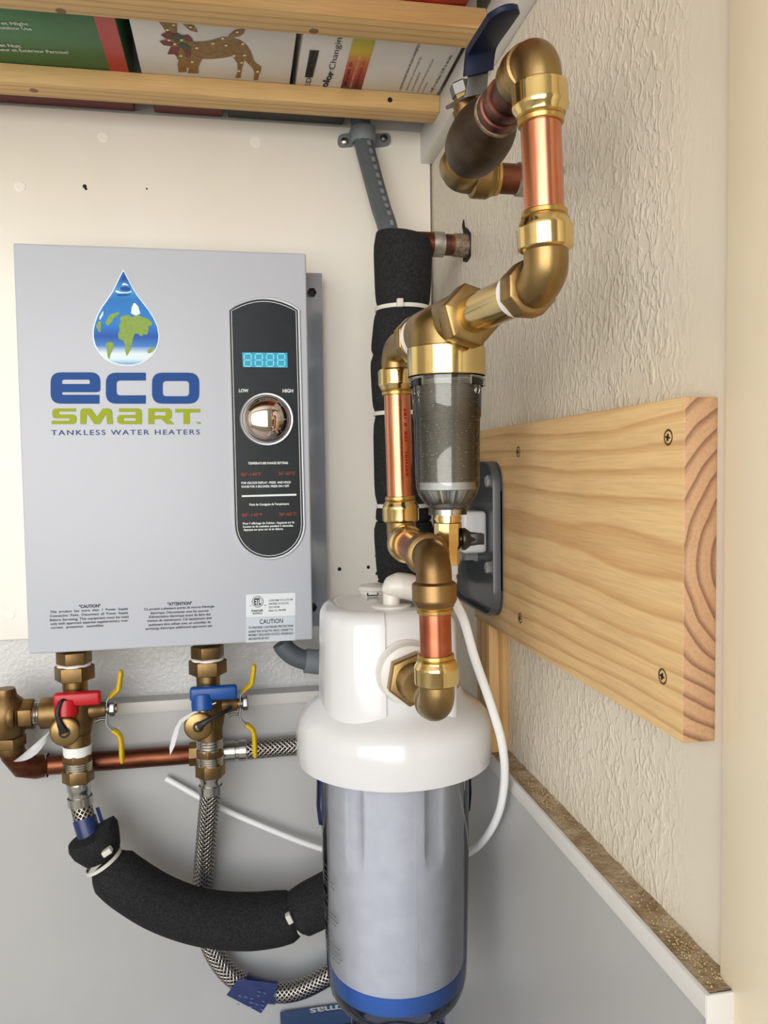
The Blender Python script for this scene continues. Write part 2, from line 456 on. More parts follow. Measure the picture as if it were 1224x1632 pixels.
def wall_texture():
    """knock-down plaster that smooths out towards the door frame (Y below 0.43)"""
    m = bpy.data.materials.new('plaster'); m.use_nodes = True; n = m.node_tree.nodes; l = m.node_tree.links; b = n['Principled BSDF']
    b.inputs['Roughness'].default_value = 0.36
    tc = n.new('ShaderNodeTexCoord'); sep = n.new('ShaderNodeSeparateXYZ'); l.new(tc.outputs['Object'], sep.inputs[0])
    mp = n.new('ShaderNodeMapping'); l.new(tc.outputs['Object'], mp.inputs[0]); mp.inputs['Scale'].default_value = (1, 1.0, 0.62)
    mp.inputs['Rotation'].default_value = (math.radians(12), 0, 0)
    n1 = n.new('ShaderNodeTexNoise'); n1.inputs['Scale'].default_value = 190; n1.inputs['Detail'].default_value = 1.5; n1.inputs['Distortion'].default_value = 0.8
    l.new(mp.outputs[0], n1.inputs['Vector'])
    n2 = n.new('ShaderNodeTexNoise'); n2.inputs['Scale'].default_value = 38; n2.inputs['Detail'].default_value = 2; l.new(mp.outputs[0], n2.inputs['Vector'])
    s = n.new('ShaderNodeMapRange'); s.interpolation_type = 'SMOOTHSTEP'; s.inputs[1].default_value = 0.42; s.inputs[2].default_value = 0.72; l.new(n1.outputs[0], s.inputs[0])
    h = math_(n, l, 'ADD', s.outputs[0], math_(n, l, 'MULTIPLY', n2.outputs[0], 0.8))
    fade = n.new('ShaderNodeMapRange'); fade.inputs[1].default_value = 0.405; fade.inputs[2].default_value = 0.45; fade.inputs[3].default_value = 0.06
    l.new(sep.outputs[1], fade.inputs[0])
    bp = n.new('ShaderNodeBump'); bp.inputs['Distance'].default_value = 0.0014
    l.new(math_(n, l, 'MULTIPLY', fade.outputs[0], 0.5), bp.inputs['Strength']); l.new(h, bp.inputs['Height']); l.new(bp.outputs[0], b.inputs['Normal'])
    n3 = n.new('ShaderNodeTexNoise'); n3.inputs['Scale'].default_value = 7; l.new(tc.outputs['Object'], n3.inputs['Vector'])
    mx = n.new('ShaderNodeMix'); mx.data_type = 'RGBA'; l.new(n3.outputs[0], mx.inputs[0])
    mx.inputs[6].default_value = lin((226, 217, 200)); mx.inputs[7].default_value = lin((214, 204, 184)); l.new(mx.outputs[2], b.inputs['Base Color'])
    M['plaster'] = m
wall_texture()

def braid():
    m = bpy.data.materials.new('braid'); m.use_nodes = True; n = m.node_tree.nodes; l = m.node_tree.links; b = n['Principled BSDF']
    b.inputs['Metallic'].default_value = 1.0; b.inputs['Roughness'].default_value = 0.3
    uv = n.new('ShaderNodeUVMap'); uv.uv_map = 'uv'; sep = n.new('ShaderNodeSeparateXYZ'); l.new(uv.outputs[0], sep.inputs[0])
    u = math_(n, l, 'MULTIPLY', sep.outputs[0], 2 * math.pi * 12); v = math_(n, l, 'MULTIPLY', sep.outputs[1], 2 * math.pi / 0.0058)
    a = math_(n, l, 'SINE', math_(n, l, 'ADD', u, v)); c = math_(n, l, 'SINE', math_(n, l, 'SUBTRACT', u, v))
    h = math_(n, l, 'ADD', math_(n, l, 'MULTIPLY', math_(n, l, 'MAXIMUM', a, c), 0.5), 0.5)
    cr = n.new('ShaderNodeValToRGB'); l.new(h, cr.inputs[0]); cr.color_ramp.elements[0].color = lin((58, 55, 52)); cr.color_ramp.elements[0].position = 0.35
    cr.color_ramp.elements[1].color = lin((190, 184, 176)); cr.color_ramp.elements[1].position = 0.95
    l.new(cr.outputs[0], b.inputs['Base Color'])
    bp = n.new('ShaderNodeBump'); bp.inputs['Strength'].default_value = 0.9; bp.inputs['Distance'].default_value = 0.0012; l.new(h, bp.inputs['Height']); l.new(bp.outputs[0], b.inputs['Normal'])
    M['braid'] = m
braid()

def drop_ink():
    """printed blue drop: pale at the foot, deep blue in the middle"""
    m = bpy.data.materials.new('drop_ink'); m.use_nodes = True; n = m.node_tree.nodes; l = m.node_tree.links; b = n['Principled BSDF']
    b.inputs['Roughness'].default_value = 0.45; b.inputs['Specular IOR Level'].default_value = 0.2
    tc = n.new('ShaderNodeTexCoord'); sep = n.new('ShaderNodeSeparateXYZ'); l.new(tc.outputs['Generated'], sep.inputs[0])
    cr = n.new('ShaderNodeValToRGB'); l.new(sep.outputs[2], cr.inputs[0]); e = cr.color_ramp.elements
    e[0].position = 0.0; e[0].color = lin((92, 160, 206)); e[1].position = 1.0; e[1].color = lin((24, 90, 160))
    for p, c in ((0.06, (216, 234, 240)), (0.12, (222, 234, 238)), (0.2, (70, 130, 200)), (0.3, (40, 86, 168)), (0.45, (48, 128, 208)), (0.7, (44, 118, 190)), (0.8, (70, 150, 210)), (0.9, (32, 100, 170))):
        x = e.new(p); x.color = lin(c)
    l.new(cr.outputs[0], b.inputs['Base Color']); M['drop_ink'] = m
drop_ink()

def bar_ink():
    """printed bar fading from yellow through red to purple-black along Y"""
    m = bpy.data.materials.new('bar_ink'); m.use_nodes = True; n = m.node_tree.nodes; l = m.node_tree.links; b = n['Principled BSDF']
    tc = n.new('ShaderNodeTexCoord'); sep = n.new('ShaderNodeSeparateXYZ'); l.new(tc.outputs['Generated'], sep.inputs[0])
    cr = n.new('ShaderNodeValToRGB'); l.new(sep.outputs[1], cr.inputs[0]); e = cr.color_ramp.elements
    e[0].position = 0.0; e[0].color = lin((150, 160, 30)); e[1].position = 1.0; e[1].color = lin((52, 14, 40))
    for p, c in ((0.3, (206, 180, 30)), (0.5, (200, 100, 44)), (0.72, (170, 24, 40))):
        x = e.new(p); x.color = lin(c)
    l.new(cr.outputs[0], b.inputs['Base Color']); b.inputs['Roughness'].default_value = 0.4; M['bar_ink'] = m
bar_ink()
# ================================================================== the setting
XW, YW, YP = 0.25, 1.0, 0.99               # right wall, back wall, face of the upper back panel
ZL = -0.272                                # top of the lower panels
FLOOR, CEIL = -1.42, 0.95
S = dict(kind='structure')
O0 = (0, 0, 0)
MB().box((-1.2, YW, FLOOR), (XW + 0.1, YW + 0.06, CEIL)).build('wall_back', 'wall_behind', origin=O0, **S)
wall_r = MB().box((XW, 0.37, FLOOR), (XW + 0.1, YW, CEIL)).build('wall_right', 'plaster', origin=O0, **S)
MB().box((-1.28, 0.30, FLOOR), (-1.2, YW + 0.06, CEIL)).build('wall_left', 'ceiling_paint', origin=O0, **S)
MB().box((-1.28, 0.28, CEIL), (XW + 0.1, YW + 0.06, CEIL + 0.06)).build('ceiling', 'ceiling_paint', origin=O0, **S)
MB().box((-3.0, OY - .1, FLOOR - 0.05), (1.6, YW + 0.06, FLOOR)).build('floor', 'concrete', origin=O0, **S)
# door frame at the right edge of the view, a touch proud of the plaster, rounded arris
MB().box((XW - 0.0035, 0.27, FLOOR), (XW + 0.1, 0.372, CEIL)).build('trim_1', 'jamb_paint', origin=O0, bevel=0.002, **S)
# the room behind the camera, seen only in reflections
RM = dict(origin=O0, kind='structure')
MB().box((XW + 0.1, 0.28, FLOOR), (1.5, 0.40, 1.3)).box((-2.9, 0.28, FLOOR), (-1.28, 0.40, 1.3)).box((-1.28, 0.28, CEIL), (XW + 0.1, 0.40, 1.3)).build('wall_front', 'room_paint', **RM)
MB().box((1.5, OY - .1, FLOOR), (1.6, 0.40, 1.3)).build('wall_east', 'room_paint', **RM)
MB().box((-3.0, OY - .1, FLOOR), (-2.9, 0.40, 1.3)).build('wall_west', 'room_paint', **RM)
MB().box((-3.0, OY - .1, 1.3), (1.6, 0.40, 1.4)).build('ceiling_room', 'room_paint', **RM)
MB().box((-2.9, OY - .1, FLOOR), (OX0, OY, 1.3)).box((OX1, OY - .1, FLOOR), (1.5, OY, 1.3)).box((OX0, OY - .1, OZ1), (OX1, OY, 1.3)).box((OX0, OY - .1, FLOOR), (OX1, OY, OZ0)).build('wall_entrance', 'room_paint', **RM)

pan = MB().box((-1.2, YP, -0.1937), (0.2475, YW, 0.4185)).build('wall_panel', 'panel_cream', origin=O0, bevel=0.0008, **S)
for i, (x, y, r) in enumerate(((165, 218, 8), (408, 226, 9), (32, 297, 8), (16, 980, 7), (598, 220, 7))):
    p = at(x, y, 'y', YP)
    MB().lathe(p + Vector((0, 0.002, 0)), (0, -1, 0), [(0, r * .00078), (0.0024, r * .00078), (0.0029, r * .0006), (0.0026, r * .00035), (0.0026, 0.00001)], 16).build('screw_head', 'paint_filler', pan)
for x, y, r in ((541, 907, 3.2), (587, 904, 2.8), (600, 886, 2.6), (601, 914, 2.8), (604, 926, 2.2), (580, 936, 2.0), (135, 297, 3), (137, 301, 2), (234, 301, 1.4), (166, 219, 1.5)):
    p = at(x, y, 'y', YP)
    MB().lathe(p + Vector((0, 0.002, 0)), (0, -1, 0), [(0, r * .00078), (0.0022, r * .00078), (0.00215, .00001)], 10).build('nail_hole', 'dark_hole', pan)

MB().box((-1.2, 0.973, FLOOR), (0.233, YW, ZL - 0.001)).build('wall_lower_back', 'panel_lower', origin=O0, **S)
MB().box((-1.2, 0.9705, ZL - 0.0135), (0.2315, 0.974, ZL)).build('trim_2', 'trim_paint', origin=O0, bevel=0.0006, **S)
MB().box((0.233, 0.3595, FLOOR), (XW, 0.973, ZL - 0.001)).build('wall_lower_right', 'panel_lower', origin=O0, **S)
MB().box((0.2308, 0.3592, ZL - 0.0125), (0.234, 0.9705, ZL + 0.0003)).build('trim_3', 'trim_paint', origin=O0, bevel=0.0006, **S)
MB().box((0.2312, 0.3585, ZL - 0.06), (XW - 0.001, 0.3605, ZL + 0.0003)).build('trim_4', 'trim_paint', origin=O0, bevel=0.0008, **S)
# the dusty ledge on top of the lower panel, with bits of grit
g = MB(); ny = 90
rows = []
for i in range(ny + 1):
    y = 0.3605 + (0.973 - 0.3605) * i / ny
    rows.append([Vector((0.2338 + k * 0.00325, y, ZL + 0.0002 + (0.0016 if k > 2 else 0.0005) * random.random() + (0.0015 if k == 5 else 0))) for k in range(6)])
g.rings(rows, close=False, cap=False)
led = g.build('dust_layer', 'ledge_dust', label='brown dust and grit lying along the ledge below the textured wall', cat='dust', kind='stuff')
g = MB()
for k in range(420):
    y = random.choice((random.gauss(0.385, 0.02), random.gauss(0.40, 0.03), random.gauss(0.60, 0.02), random.uniform(0.37, 0.8)))
    if not 0.363 < y < 0.95: continue
    x = random.uniform(0.2365, 0.2485); s = random.uniform(0.0002, 0.00062)
    g.lathe((x, y, ZL + 0.001), (random.uniform(-.4, .4), random.uniform(-.4, .4), 1), [(0, s), (s, s * .9), (s * 1.6, s * .3)], 5)
g.build('grit', 'dust_grain', led, kind='stuff')

# ================================================================== shelf overhead
ZS = 0.42                                   # cartons rest here
lb = MB().box((0.235, 0.30, 0.380), (XW, YP, ZS)).build('ledger_board', 'white_gloss', bevel=0.0012,
    label='white painted ledger board running along the top of the right wall', cat='board')
for nm, ya, yb, lab in (('far', 0.893, 0.924, 'pine shelf slat nearest the cream back wall'), ('near', 0.7215, 0.757, 'pine shelf slat at the top edge, nearer the viewer'),
                        ('front', 0.500, 0.535, 'foremost pine shelf slat carrying the front cartons')):
    sl = MB().box((-1.2, ya, 0.401), (0.235, yb, ZS)).build('shelf_slat', 'pine_slat', bevel=0.0012, label=lab, cat='slat', group='pine slats of the shelf overhead')
    if nm == 'far':
        MB().lathe((0.178, ya + .001, 0.4105), (0, -1, 0), [(0, .0028), (.0013, .0028), (.0015, .0017), (.0012, .00001)], 14).build('knot', 'dark_hole', sl)
    for px, py in ({'far': ((54, 142),), 'near': ((97, 15), (500, 47)), 'front': ()}[nm]):
        p = at(px, py, 'z', .4025)
        MB().lathe(p, (0, 0, -1), [(0, .0045), (.00155, .0045), (.0016, .002), (.0015, .00001)], 14).build('knot', 'screw_brown', sl)

def carton(name, a, b, m, label, group='cartons stored on the shelf overhead'):
    return MB().box(a, b).build(name, m, bevel=0.0015, label=label, cat='carton', group=group)
zb = ZS - 0.0004
cg = carton('carton', (-0.63, 0.742, ZS), (-0.1005, 0.935, 0.66), 'carton_green', 'green holiday carton with a red edge band, leftmost on the shelf')
MB().add([(-0.1195, 0.744, zb), (-0.1008, 0.744, zb), (-0.1008, 0.934, zb), (-0.1195, 0.934, zb)], [[0, 1, 2, 3]]).build('red_band', 'carton_red', cg)
t = Print()
def ztext(t, s, xl, yl, xr, yr, hpx, bold=0.0, spacing=1.0):
    """text on the underside of a carton reading from pixel (xl, yl) to (xr, yr)"""
    a = at(xl, yl, 'z', zb - .0002); b = at(xr, yr, 'z', zb - .0002); u = (b - a)
    v = Vector((0, 0, 1)).cross(u).normalized()
    q = at((xl + xr) / 2, (yl + yr) / 2, 'z', zb - .0002)
    n = Vector((yl - yr, xr - xl)).normalized()                 # downwards in the picture
    d = at((xl + xr) / 2 - n.x * hpx, (yl + yr) / 2 - n.y * hpx, 'z', zb - .0002) - q
    if v.dot(d) < 0: v = -v
    t.text(s, q, u, v, u.length, abs(d.dot(v)), bold, spacing)
ztext(t, 'ur et Nuit', -14, 71, 33, 73.5, 5, .01); ztext(t, 'térieur et Extérieur Permise!', -14, 78, 109, 83.5, 5, .01)
ztext(t, 'ay et Night', -14, 36, 45, 38, 5, .01); ztext(t, 'r Outdoor Use', -14, 43, 50, 46, 5, .01)
t.each('lettering', 'ink_white', cg)

cd = carton('carton', (-0.0882, 0.742, ZS), (0.0672, 0.935, 0.62), 'carton_white', 'white carton printed with a lighted deer wearing a red bow')
def zz(L, sx, sy, k): return [(x * k + sx, y * k + sy) for x, y in L]
k2 = 220 / 1224
deer = zz([(165, 60), (345, 60), (345, 190), (420, 250), (500, 262), (600, 258), (660, 246), (745, 222), (800, 218), (815, 205), (800, 205), (850, 165), (900, 150), (950, 150), (940, 185), (900, 212), (850, 218), (850, 232), (905, 248), (965, 295), (1000, 345), (1025, 425), (1045, 452), (1095, 482), (1090, 520), (1072, 555), (1065, 600), (1025, 600), (1032, 540), (1020, 500), (960, 438), (905, 392), (943, 432), (925, 490), (912, 545), (912, 580), (862, 580), (885, 520), (880, 450), (835, 388), (760, 402), (660, 412), (570, 412), (535, 480), (535, 540), (440, 540), (452, 490), (430, 490), (430, 530), (358, 530), (350, 460), (358, 430), (330, 370), (250, 180), (215, 120)], 220, 20, k2)
t = Print().shape([[Vector(p) for p in deer]], 'z', zb - .0002)
t.shape([[Vector(p) for p in zz([(385, 95), (420, 95), (495, 118), (532, 178), (460, 160)], 220, 20, k2)]], 'z', zb - .0002)
dr = t.build('deer_print', 'deer_gold', cd)
t = Print()
for L in ([(200, 200), (265, 170), (330, 190), (330, 240), (250, 235)], [(190, 255), (250, 245), (320, 275), (300, 300), (225, 290)], [(262, 372), (290, 305), (370, 310), (350, 395), (320, 370)], [(380, 210), (445, 200), (492, 250), (430, 255)], [(400, 330), (470, 320), (470, 385), (430, 405)]):
    t.shape([[Vector(p) for p in zz(L, 220, 20, k2)]], 'z', zb - .0004)
t.each('bow_print', 'bow_red', cd)
t = Print()
for L in ([(290, 215), (340, 185), (410, 215), (395, 250), (340, 270)], [(350, 290), (400, 265), (475, 315), (420, 340)]):
    t.shape([[Vector(p) for p in zz(L, 220, 20, k2)]], 'z', zb - .0006)
t.each('leaf_print', 'bow_green', cd)
t = Print()
for x, y in ((325, 280), (275, 248), (385, 245), (520, 315), (665, 275), (780, 292), (750, 232), (880, 175), (945, 380), (930, 280), (850, 385), (480, 438), (380, 385), (1060, 525), (895, 520), (315, 112), (260, 155), (465, 130), (920, 445)):
    p = circ(x * k2 + 220, y * k2 + 20, 2.6, 8, 1.6); t.shape([p], 'z', zb - .0007)
t.build('light_print', 'deer_light', cd)

cc = carton('carton', (0.0735, 0.742, ZS), (0.2325, 0.935, 0.60), 'carton_white', 'white carton lettered about a colour changing light show, by the ledger board')
k3 = 270 / 1224
def c3(x, y): return (x * k3 + 470, y * k3 + 40)
t = Print().shape([[Vector(c3(*p)) for p in ((108, 182), (175, 186), (128, 380), (72, 376))]], 'z', zb - .0002)
t.build('black_label', 'ink_black', cc)
t = Print().shape([[Vector(c3(*p)) for p in ((432, 60), (596, 60), (478, 470), (330, 455))]], 'z', zb - .0002)
t.build('colour_bar', 'bar_ink', cc)
t = Print()
def lt(s, x0, y0, x1, y1, h, bold=0.0, spacing=1.0):
    a = c3(x0, y0); b = c3(x1, y1); ztext(t, s, a[0], a[1], b[0], b[1], h, bold, spacing)
lt('olor', 205, 450, 262, 335, 10, .03); lt('Changing', 262, 328, 325, 60, 10, -.004)
lt('LED', 80, 470, 103, 382, 8)
t.each('lettering', 'ink_black', cc)
t = Print(); lt('LIGHTSHOW', 96, 372, 150, 190, 8.5)
t.each('lettering', 'ink_white', cc)
t = Print()
lt('NEW LETTERS - JOY', 358, 452, 410, 265, 4.2, .02); lt('NUEVO MOTIVO CARTAS - JOY', 398, 455, 470, 228, 3.4); lt('NOUVEAU LETTRES - JOY', 436, 458, 500, 262, 3.4)
t.each('lettering', 'deer_light', cc)
t = Print()
lt('a synchronized show of color-changing lights', 752, 480, 905, 110, 4.2, .01)
lt('0.45 m de haut / 0.45 m de alto', 980, 490, 1125, 225, 4.2, .01)
t.each('lettering', 'ink_black', cc)
t = Print()
lt('demostración synchronisée de', 800, 480, 905, 240, 3.4); lt('luces changeante', 842, 480, 900, 345, 3.4)
lt('spectacle synchronisé de luces con', 880, 490, 995, 255, 3.4); lt('couleurs', 918, 490, 955, 415, 3.4)
t.each('lettering', 'ink_grey', cc)
carton('carton', (-0.63, 0.945, ZS), (-0.106, 0.988, 0.60), 'carton_maroon', 'dark maroon carton in shadow above the left end of the back panel')
carton('carton', (-0.084, 0.945, ZS), (-0.006, 0.988, 0.58), 'carton_maroon', 'short dark red carton in shadow behind the deer carton')
carton('carton', (0.0, 0.945, ZS), (0.138, 0.988, 0.56), 'carton_void_charcoal', 'blackish stand-in block for the unlit void behind the lettered white carton, left of the conduit')  # added dark block: its colour stands in for the unlit gap here
carton('carton', (0.08, 0.46, ZS), (0.216, 0.735, 0.62), 'carton_scarlet', 'scarlet carton just showing above the near slat at the top edge')
carton('carton', (-0.63, 0.46, ZS), (0.07, 0.735, 0.62), 'carton_void_charcoal', 'dark carton above the near slat, left of the scarlet one')

# ================================================================== water heater
YH = 0.8966; XL, XR, ZB, ZT = -0.2223, 0.0818, -0.1921, 0.2399
wh = empty('water_heater', ((XL + XR) / 2, 0.94, ZB), 'pale grey tankless water heater with blue and green logo on the cream panel', 'water heater')
MB().box((XL, YH, ZB), (XR, 0.962, ZT)).build('cover', 'heater_paint', wh, bevel=0.0022, seg=3)
MB().box((-0.2372, 0.962, -0.190), (0.1065, 0.9895, 0.2349)).build('back_plate', 'heater_zinc', wh, bevel=0.001)
for x, y in ((497, 466), (498, 968)):
    p = at(x, y, 'y', 0.9615)
    MB().lathe(p + Vector((0, .001, 0)), (0, -1, 0), [(0, .0058), (.0015, .0058), (.0018, .0046)], 6).lathe(p, (0, -1, 0), [(0, .0042), (.004, .0038), (.0045, .002), (.003, .0015)], 14).build('screw', 'black_screw', wh)

Yp = YH - 0.0004
# drop
k6 = 120 / 1187
def c6(x, y): return Vector((x * k6 + 140, y * k6 + 425))
half_r = [(560, 70), (620, 185), (690, 320), (760, 440), (860, 570), (960, 700), (1040, 830), (1090, 950), (1112, 1080), (1105, 1180), (1070, 1290), (1010, 1380), (920, 1460), (820, 1515), (720, 1540), (610, 1545)]
half_l = [(500, 1535), (390, 1505), (280, 1445), (190, 1350), (125, 1240), (95, 1120), (95, 1000), (120, 880), (165, 760), (230, 640), (310, 530), (390, 410), (450, 290), (510, 165)]
drop = [c6(*p) for p in half_r + half_l]
mid = c6(600, 980)
halo = [mid + (p - mid) * 1.035 for p in drop]
Print().shape([halo], 'y', Yp).build('logo_halo', 'ink_glow', wh, label='pale outline around the drop')
dp = Print().shape([drop], 'y', Yp - .0002).build('logo_drop', 'drop_ink', wh, label='blue water drop emblem')
t = Print()
for L in ([(500, 810), (560, 770), (640, 760), (700, 800), (760, 750), (830, 780), (960, 830), (1020, 890), (1000, 940), (950, 930), (960, 1000), (930, 1080), (880, 1060), (850, 1110), (800, 1060), (740, 1050), (715, 1120), (700, 1210), (680, 1290), (640, 1370), (610, 1420), (590, 1330), (585, 1230), (560, 1170), (490, 1140), (475, 1080), (500, 1000), (490, 930), (520, 860)],
          [(330, 770), (420, 725), (510, 710), (480, 760), (420, 800), (390, 850), (360, 900), (300, 940), (280, 880)],
          [(165, 870), (210, 850), (205, 960), (200, 1050), (160, 1010), (130, 930)],
          [(275, 1210), (350, 1180), (410, 1210), (395, 1300), (350, 1400), (345, 1470), (310, 1420), (300, 1320)],
          [(930, 1330), (1000, 1270), (1050, 1260), (1030, 1330), (960, 1375)]):
    t.shape([rpoly([tuple(c6(*p)) + (2.5,) for p in L], n=3)], 'y', Yp - .0004)
t.each('continent', 'ink_land', dp)
t = Print()
for L in ([(690, 640), (730, 560), (790, 620), (830, 740), (760, 770), (680, 740)], [(180, 800), (250, 680), (240, 760), (190, 850)], [(440, 365), (520, 400), (620, 405), (690, 380), (690, 400), (620, 420), (500, 420), (430, 400)], [(520, 300), (570, 250), (660, 300), (590, 290)]):
    t.shape([rpoly([tuple(c6(*p)) + (2,) for p in L], n=3)], 'y', Yp - .0005)
t.each('gleam_print', 'ink_glow', dp)
t = Print()
for L in ([(510, 325), (600, 310), (680, 340), (660, 380), (560, 385), (510, 360)], [(540, 160), (580, 130), (600, 200), (550, 230)], [(420, 440), (560, 430), (700, 435), (600, 460), (500, 465)]):
    t.shape([rpoly([tuple(c6(*p)) + (3,) for p in L], n=3)], 'y', Yp - .0005)
t.each('swirl_print', 'ink_deep', dp)
# eco smart
k7 = 340 / 1224
def c7(L, r=0.0):
    return [(v[0] * k7, v[1] * k7 + 380) for v in rpoly(L, r)]
E_ = [c7([(290, 768, 60), (575, 768, 60), (575, 882, 20), (355, 882, 6), (355, 897, 6), (570, 897), (570, 948), (290, 948, 60)]), c7([(355, 810, 14), (515, 810, 14), (515, 835, 6), (355, 835, 6)])]
C_ = [c7([(607, 770, 60), (836, 770), (836, 815), (668, 815, 22), (668, 900, 22), (836, 900), (836, 948), (607, 948, 60)])]
O_ = [c7([(872, 770, 60), (1143, 770, 60), (1143, 948, 60), (872, 948, 60)]), c7([(933, 818, 22), (1085, 818, 22), (1085, 905, 22), (933, 905, 22)])]
t = Print()
for L in (E_, C_, O_): t.shape(L, 'y', Yp - .0003)
t.each('logo_lettering', 'ink_blue', wh)
t = Print()
for L in ([c7([(435, 975), (435, 993), (336, 993, 6), (336, 1010, 6), (438, 1010, 24), (438, 1065, 26), (296, 1065), (296, 1046), (400, 1046, 5), (400, 1032, 5), (300, 1032, 22), (300, 975, 24)])],
          [c7([(460, 1065), (460, 975, 24), (522, 975, 10), (555, 1024), (590, 975, 10), (640, 975, 24), (648, 1065), (614, 1065), (608, 1004), (572, 1065), (540, 1065), (498, 1004), (493, 1065)])],
          [c7([(682, 975), (813, 975, 26), (813, 1065), (672, 1065, 26), (672, 1012, 24), (778, 1012), (778, 995, 8), (682, 995)]), c7([(708, 1030, 6), (778, 1030), (778, 1047), (708, 1047, 6)])],
          [c7([(850, 975), (985, 975, 26), (985, 1033, 22), (965, 1034), (1000, 1065), (955, 1065), (925, 1036), (885, 1036), (885, 1065), (850, 1065)]), c7([(885, 995), (950, 995, 6), (950, 1016, 6), (885, 1016)])],
          [c7([(1005, 978), (1148, 978), (1148, 998), (1088, 998), (1088, 1065), (1052, 1065), (1052, 998), (1005, 998)])]):
    t.shape(L, 'y', Yp - .0003)
t.ftext('TM', 1125 * k7, 1151 * k7, 1058 * k7 + 380, 3.2, Yp - .0003, .02)
t.each('logo_lettering', 'ink_green', wh)
Print().ftext('TANKLESS WATER HEATERS', 300 * k7, 1153 * k7, 1112 * k7 + 380, 8.2, Yp - .0003, .006, 1.25).each('lettering', 'ink_navy', wh)
# caution texts
t = Print()
t.ftext('"CAUTION"', 126, 160, 966, 5.0, Yp, .03)
for s, a, b, y in (('This  product  has  more  than  1  Power  Supply', 80, 205, 972.5), ('Connection  Point.  Disconnect  all  Power  Supply', 80, 205, 979), ('Before Servicing. This equipment must be used', 80, 205.5, 985.5), ('only with approved separate supplementary over', 81, 205, 991.5), ('current   protection   assemblies', 81, 165, 998.5)):
    t.ftext(s, a, b, y, 4.0, Yp, .012)
t.ftext('"ATTENTION"', 267, 306, 962, 5.0, Yp, .03)
for s, a, b, y in (("Ce produit a plusieurs points de source d'énergie", 230, 342, 968.5), ('électrique. Déconnecter tout les sources', 240, 333, 975), ("d'alimentation électrique avant de faire des", 237, 336, 981), ('travaux de maintenance. Cet équipement doit', 235, 338, 987), ('seulement être utiliser avec un contrôler de', 237, 336, 993.5), ('surcharge électrique additionnel approuver par.', 232, 340, 999.5)):
    t.ftext(s, a, b, y, 4.0, Yp, .012)
t.each('lettering', 'ink_black', wh)
# stickers
k8 = 100 / 1224
def c8(x, y): return Vector((x * k8 + 380, y * k8 + 940))
st = Print().shape([rpoly([tuple(c8(*p)) + (2,) for p in ((148, 92), (1110, 55), (1110, 505), (148, 540))])], 'y', Yp).build('sticker', 'sticker', wh, label='white certification sticker')
t = Print()
c = c8(375, 230); t.shape([circ(c.x, c.y, 9.2), circ(c.x, c.y, 8.4)], 'y', Yp - .0002); t.shape([circ(c.x, c.y, 6.8), circ(c.x, c.y, 6.2)], 'y', Yp - .0002)
t.ftext('ETL', c.x - 5.4, c.x + 5.4, c.y, 10, Yp - .0003, .03, .85)
t.ftext('c', c.x - 12, c.x - 10, c.y + 6, 2.4, Yp - .0003); t.ftext('us', c.x + 10, c.x + 14, c.y + 5.5, 2.4, Yp - .0003)
t.ftext('Intertek', c8(255, 0).x, c8(485, 0).x, c8(0, 400).y, 4.6, Yp - .0003, .015); t.ftext('4009854', c8(270, 0).x, c8(462, 0).x, c8(0, 460).y, 3, Yp - .0003, .01)
for s, b, y in (('CONFORMS TO UL STD 499', 1060, 200), ('CERTIFIED TO CSA STD.', 985, 268), ('C22.2 NO.88', 800, 336), ('Date Co. 001805', 930, 398)):
    t.ftext(s, c8(590, 0).x, c8(b, 0).x, c8(0, y).y, 3.0, Yp - .0003, .01)
t.each('lettering', 'ink_black', st)
s2 = Print().shape([rpoly([tuple(c8(*p)) + (1,) for p in ((148, 545), (1110, 510), (1110, 985), (148, 1030))])], 'y', Yp).build('sticker', 'sticker_grey', wh, label='grey caution sticker')
t = Print(); t.ftext('CAUTION', c8(415, 0).x, c8(868, 0).x, c8(0, 612).y, 7.2, Yp - .0003, .008)
for s, b, y in (('TO PROVIDE CONTINUED PROTECTION', 1070, 722), ('AGAINST RISK OF ELECTRIC SHOCK, CONNECT TO', 1070, 796), ('PROPERLY GROUNDED OUTLETS. HOUSEHOLD', 1070, 866), ('AND INDOOR USE ONLY', 605, 948)):
    t.ftext(s, c8(195, 0).x, c8(b, 0).x, c8(0, y).y, 3.6, Yp - .0003, .015)
t.each('lettering', 'ink_black', s2)
# control panel: raised rim and black face
k9 = 230 / 816
def c9(x, y): return (x * k9 + 330, y * k9 + 450)
def outline(off):
    """panel outline in pixels, grown by off"""
    L = []
    def q(x, y): p = c9(x, y); L.append(p)
    tl, tr, bl, br = (128, 165), (512, 165), (160, 1370), (543, 1370)
    for s in range(13):                                        # arched top
        u = s / 12; q(tl[0] + (tr[0] - tl[0]) * u + 0, 160 - 62 * math.sin(math.pi * u) ** 0.8)
    for s in range(1, 6): u = s / 6; q(tr[0] + (br[0] - tr[0]) * u, tr[1] + (br[1] - tr[1]) * u)
    for s in range(17):                                        # round foot
        a = math.pi * s / 16; q((bl[0] + br[0]) / 2 + (br[0] - bl[0]) / 2 * math.cos(a), 1370 + 186 * math.sin(a))
    for s in range(5, 0, -1): u = s / 6; q(tl[0] + (bl[0] - tl[0]) * u, tl[1] + (bl[1] - tl[1]) * u)
    out = []; n = len(L)
    for i in range(n):
        a = Vector(L[i - 1]); b = Vector(L[(i + 1) % n]); d = (b - a).normalized(); out.append(Vector(L[i]) + Vector((d.y, -d.x)) * off)
    return out
def lift(L, dy): return [at(p.x, p.y, 'y', YH) + Vector((0, -dy, 0)) for p in L]
MB().rings([lift(outline(4.6), -.001), lift(outline(4.0), 0.0012), lift(outline(2.2), 0.0024), lift(outline(0.6), 0.0022), lift(outline(0), 0.0010)], cap=False).build('panel_rim', 'panel_rim', wh)
face = MB(); face.add(lift(outline(0.4), 0.0011), [list(range(len(outline(0))))])
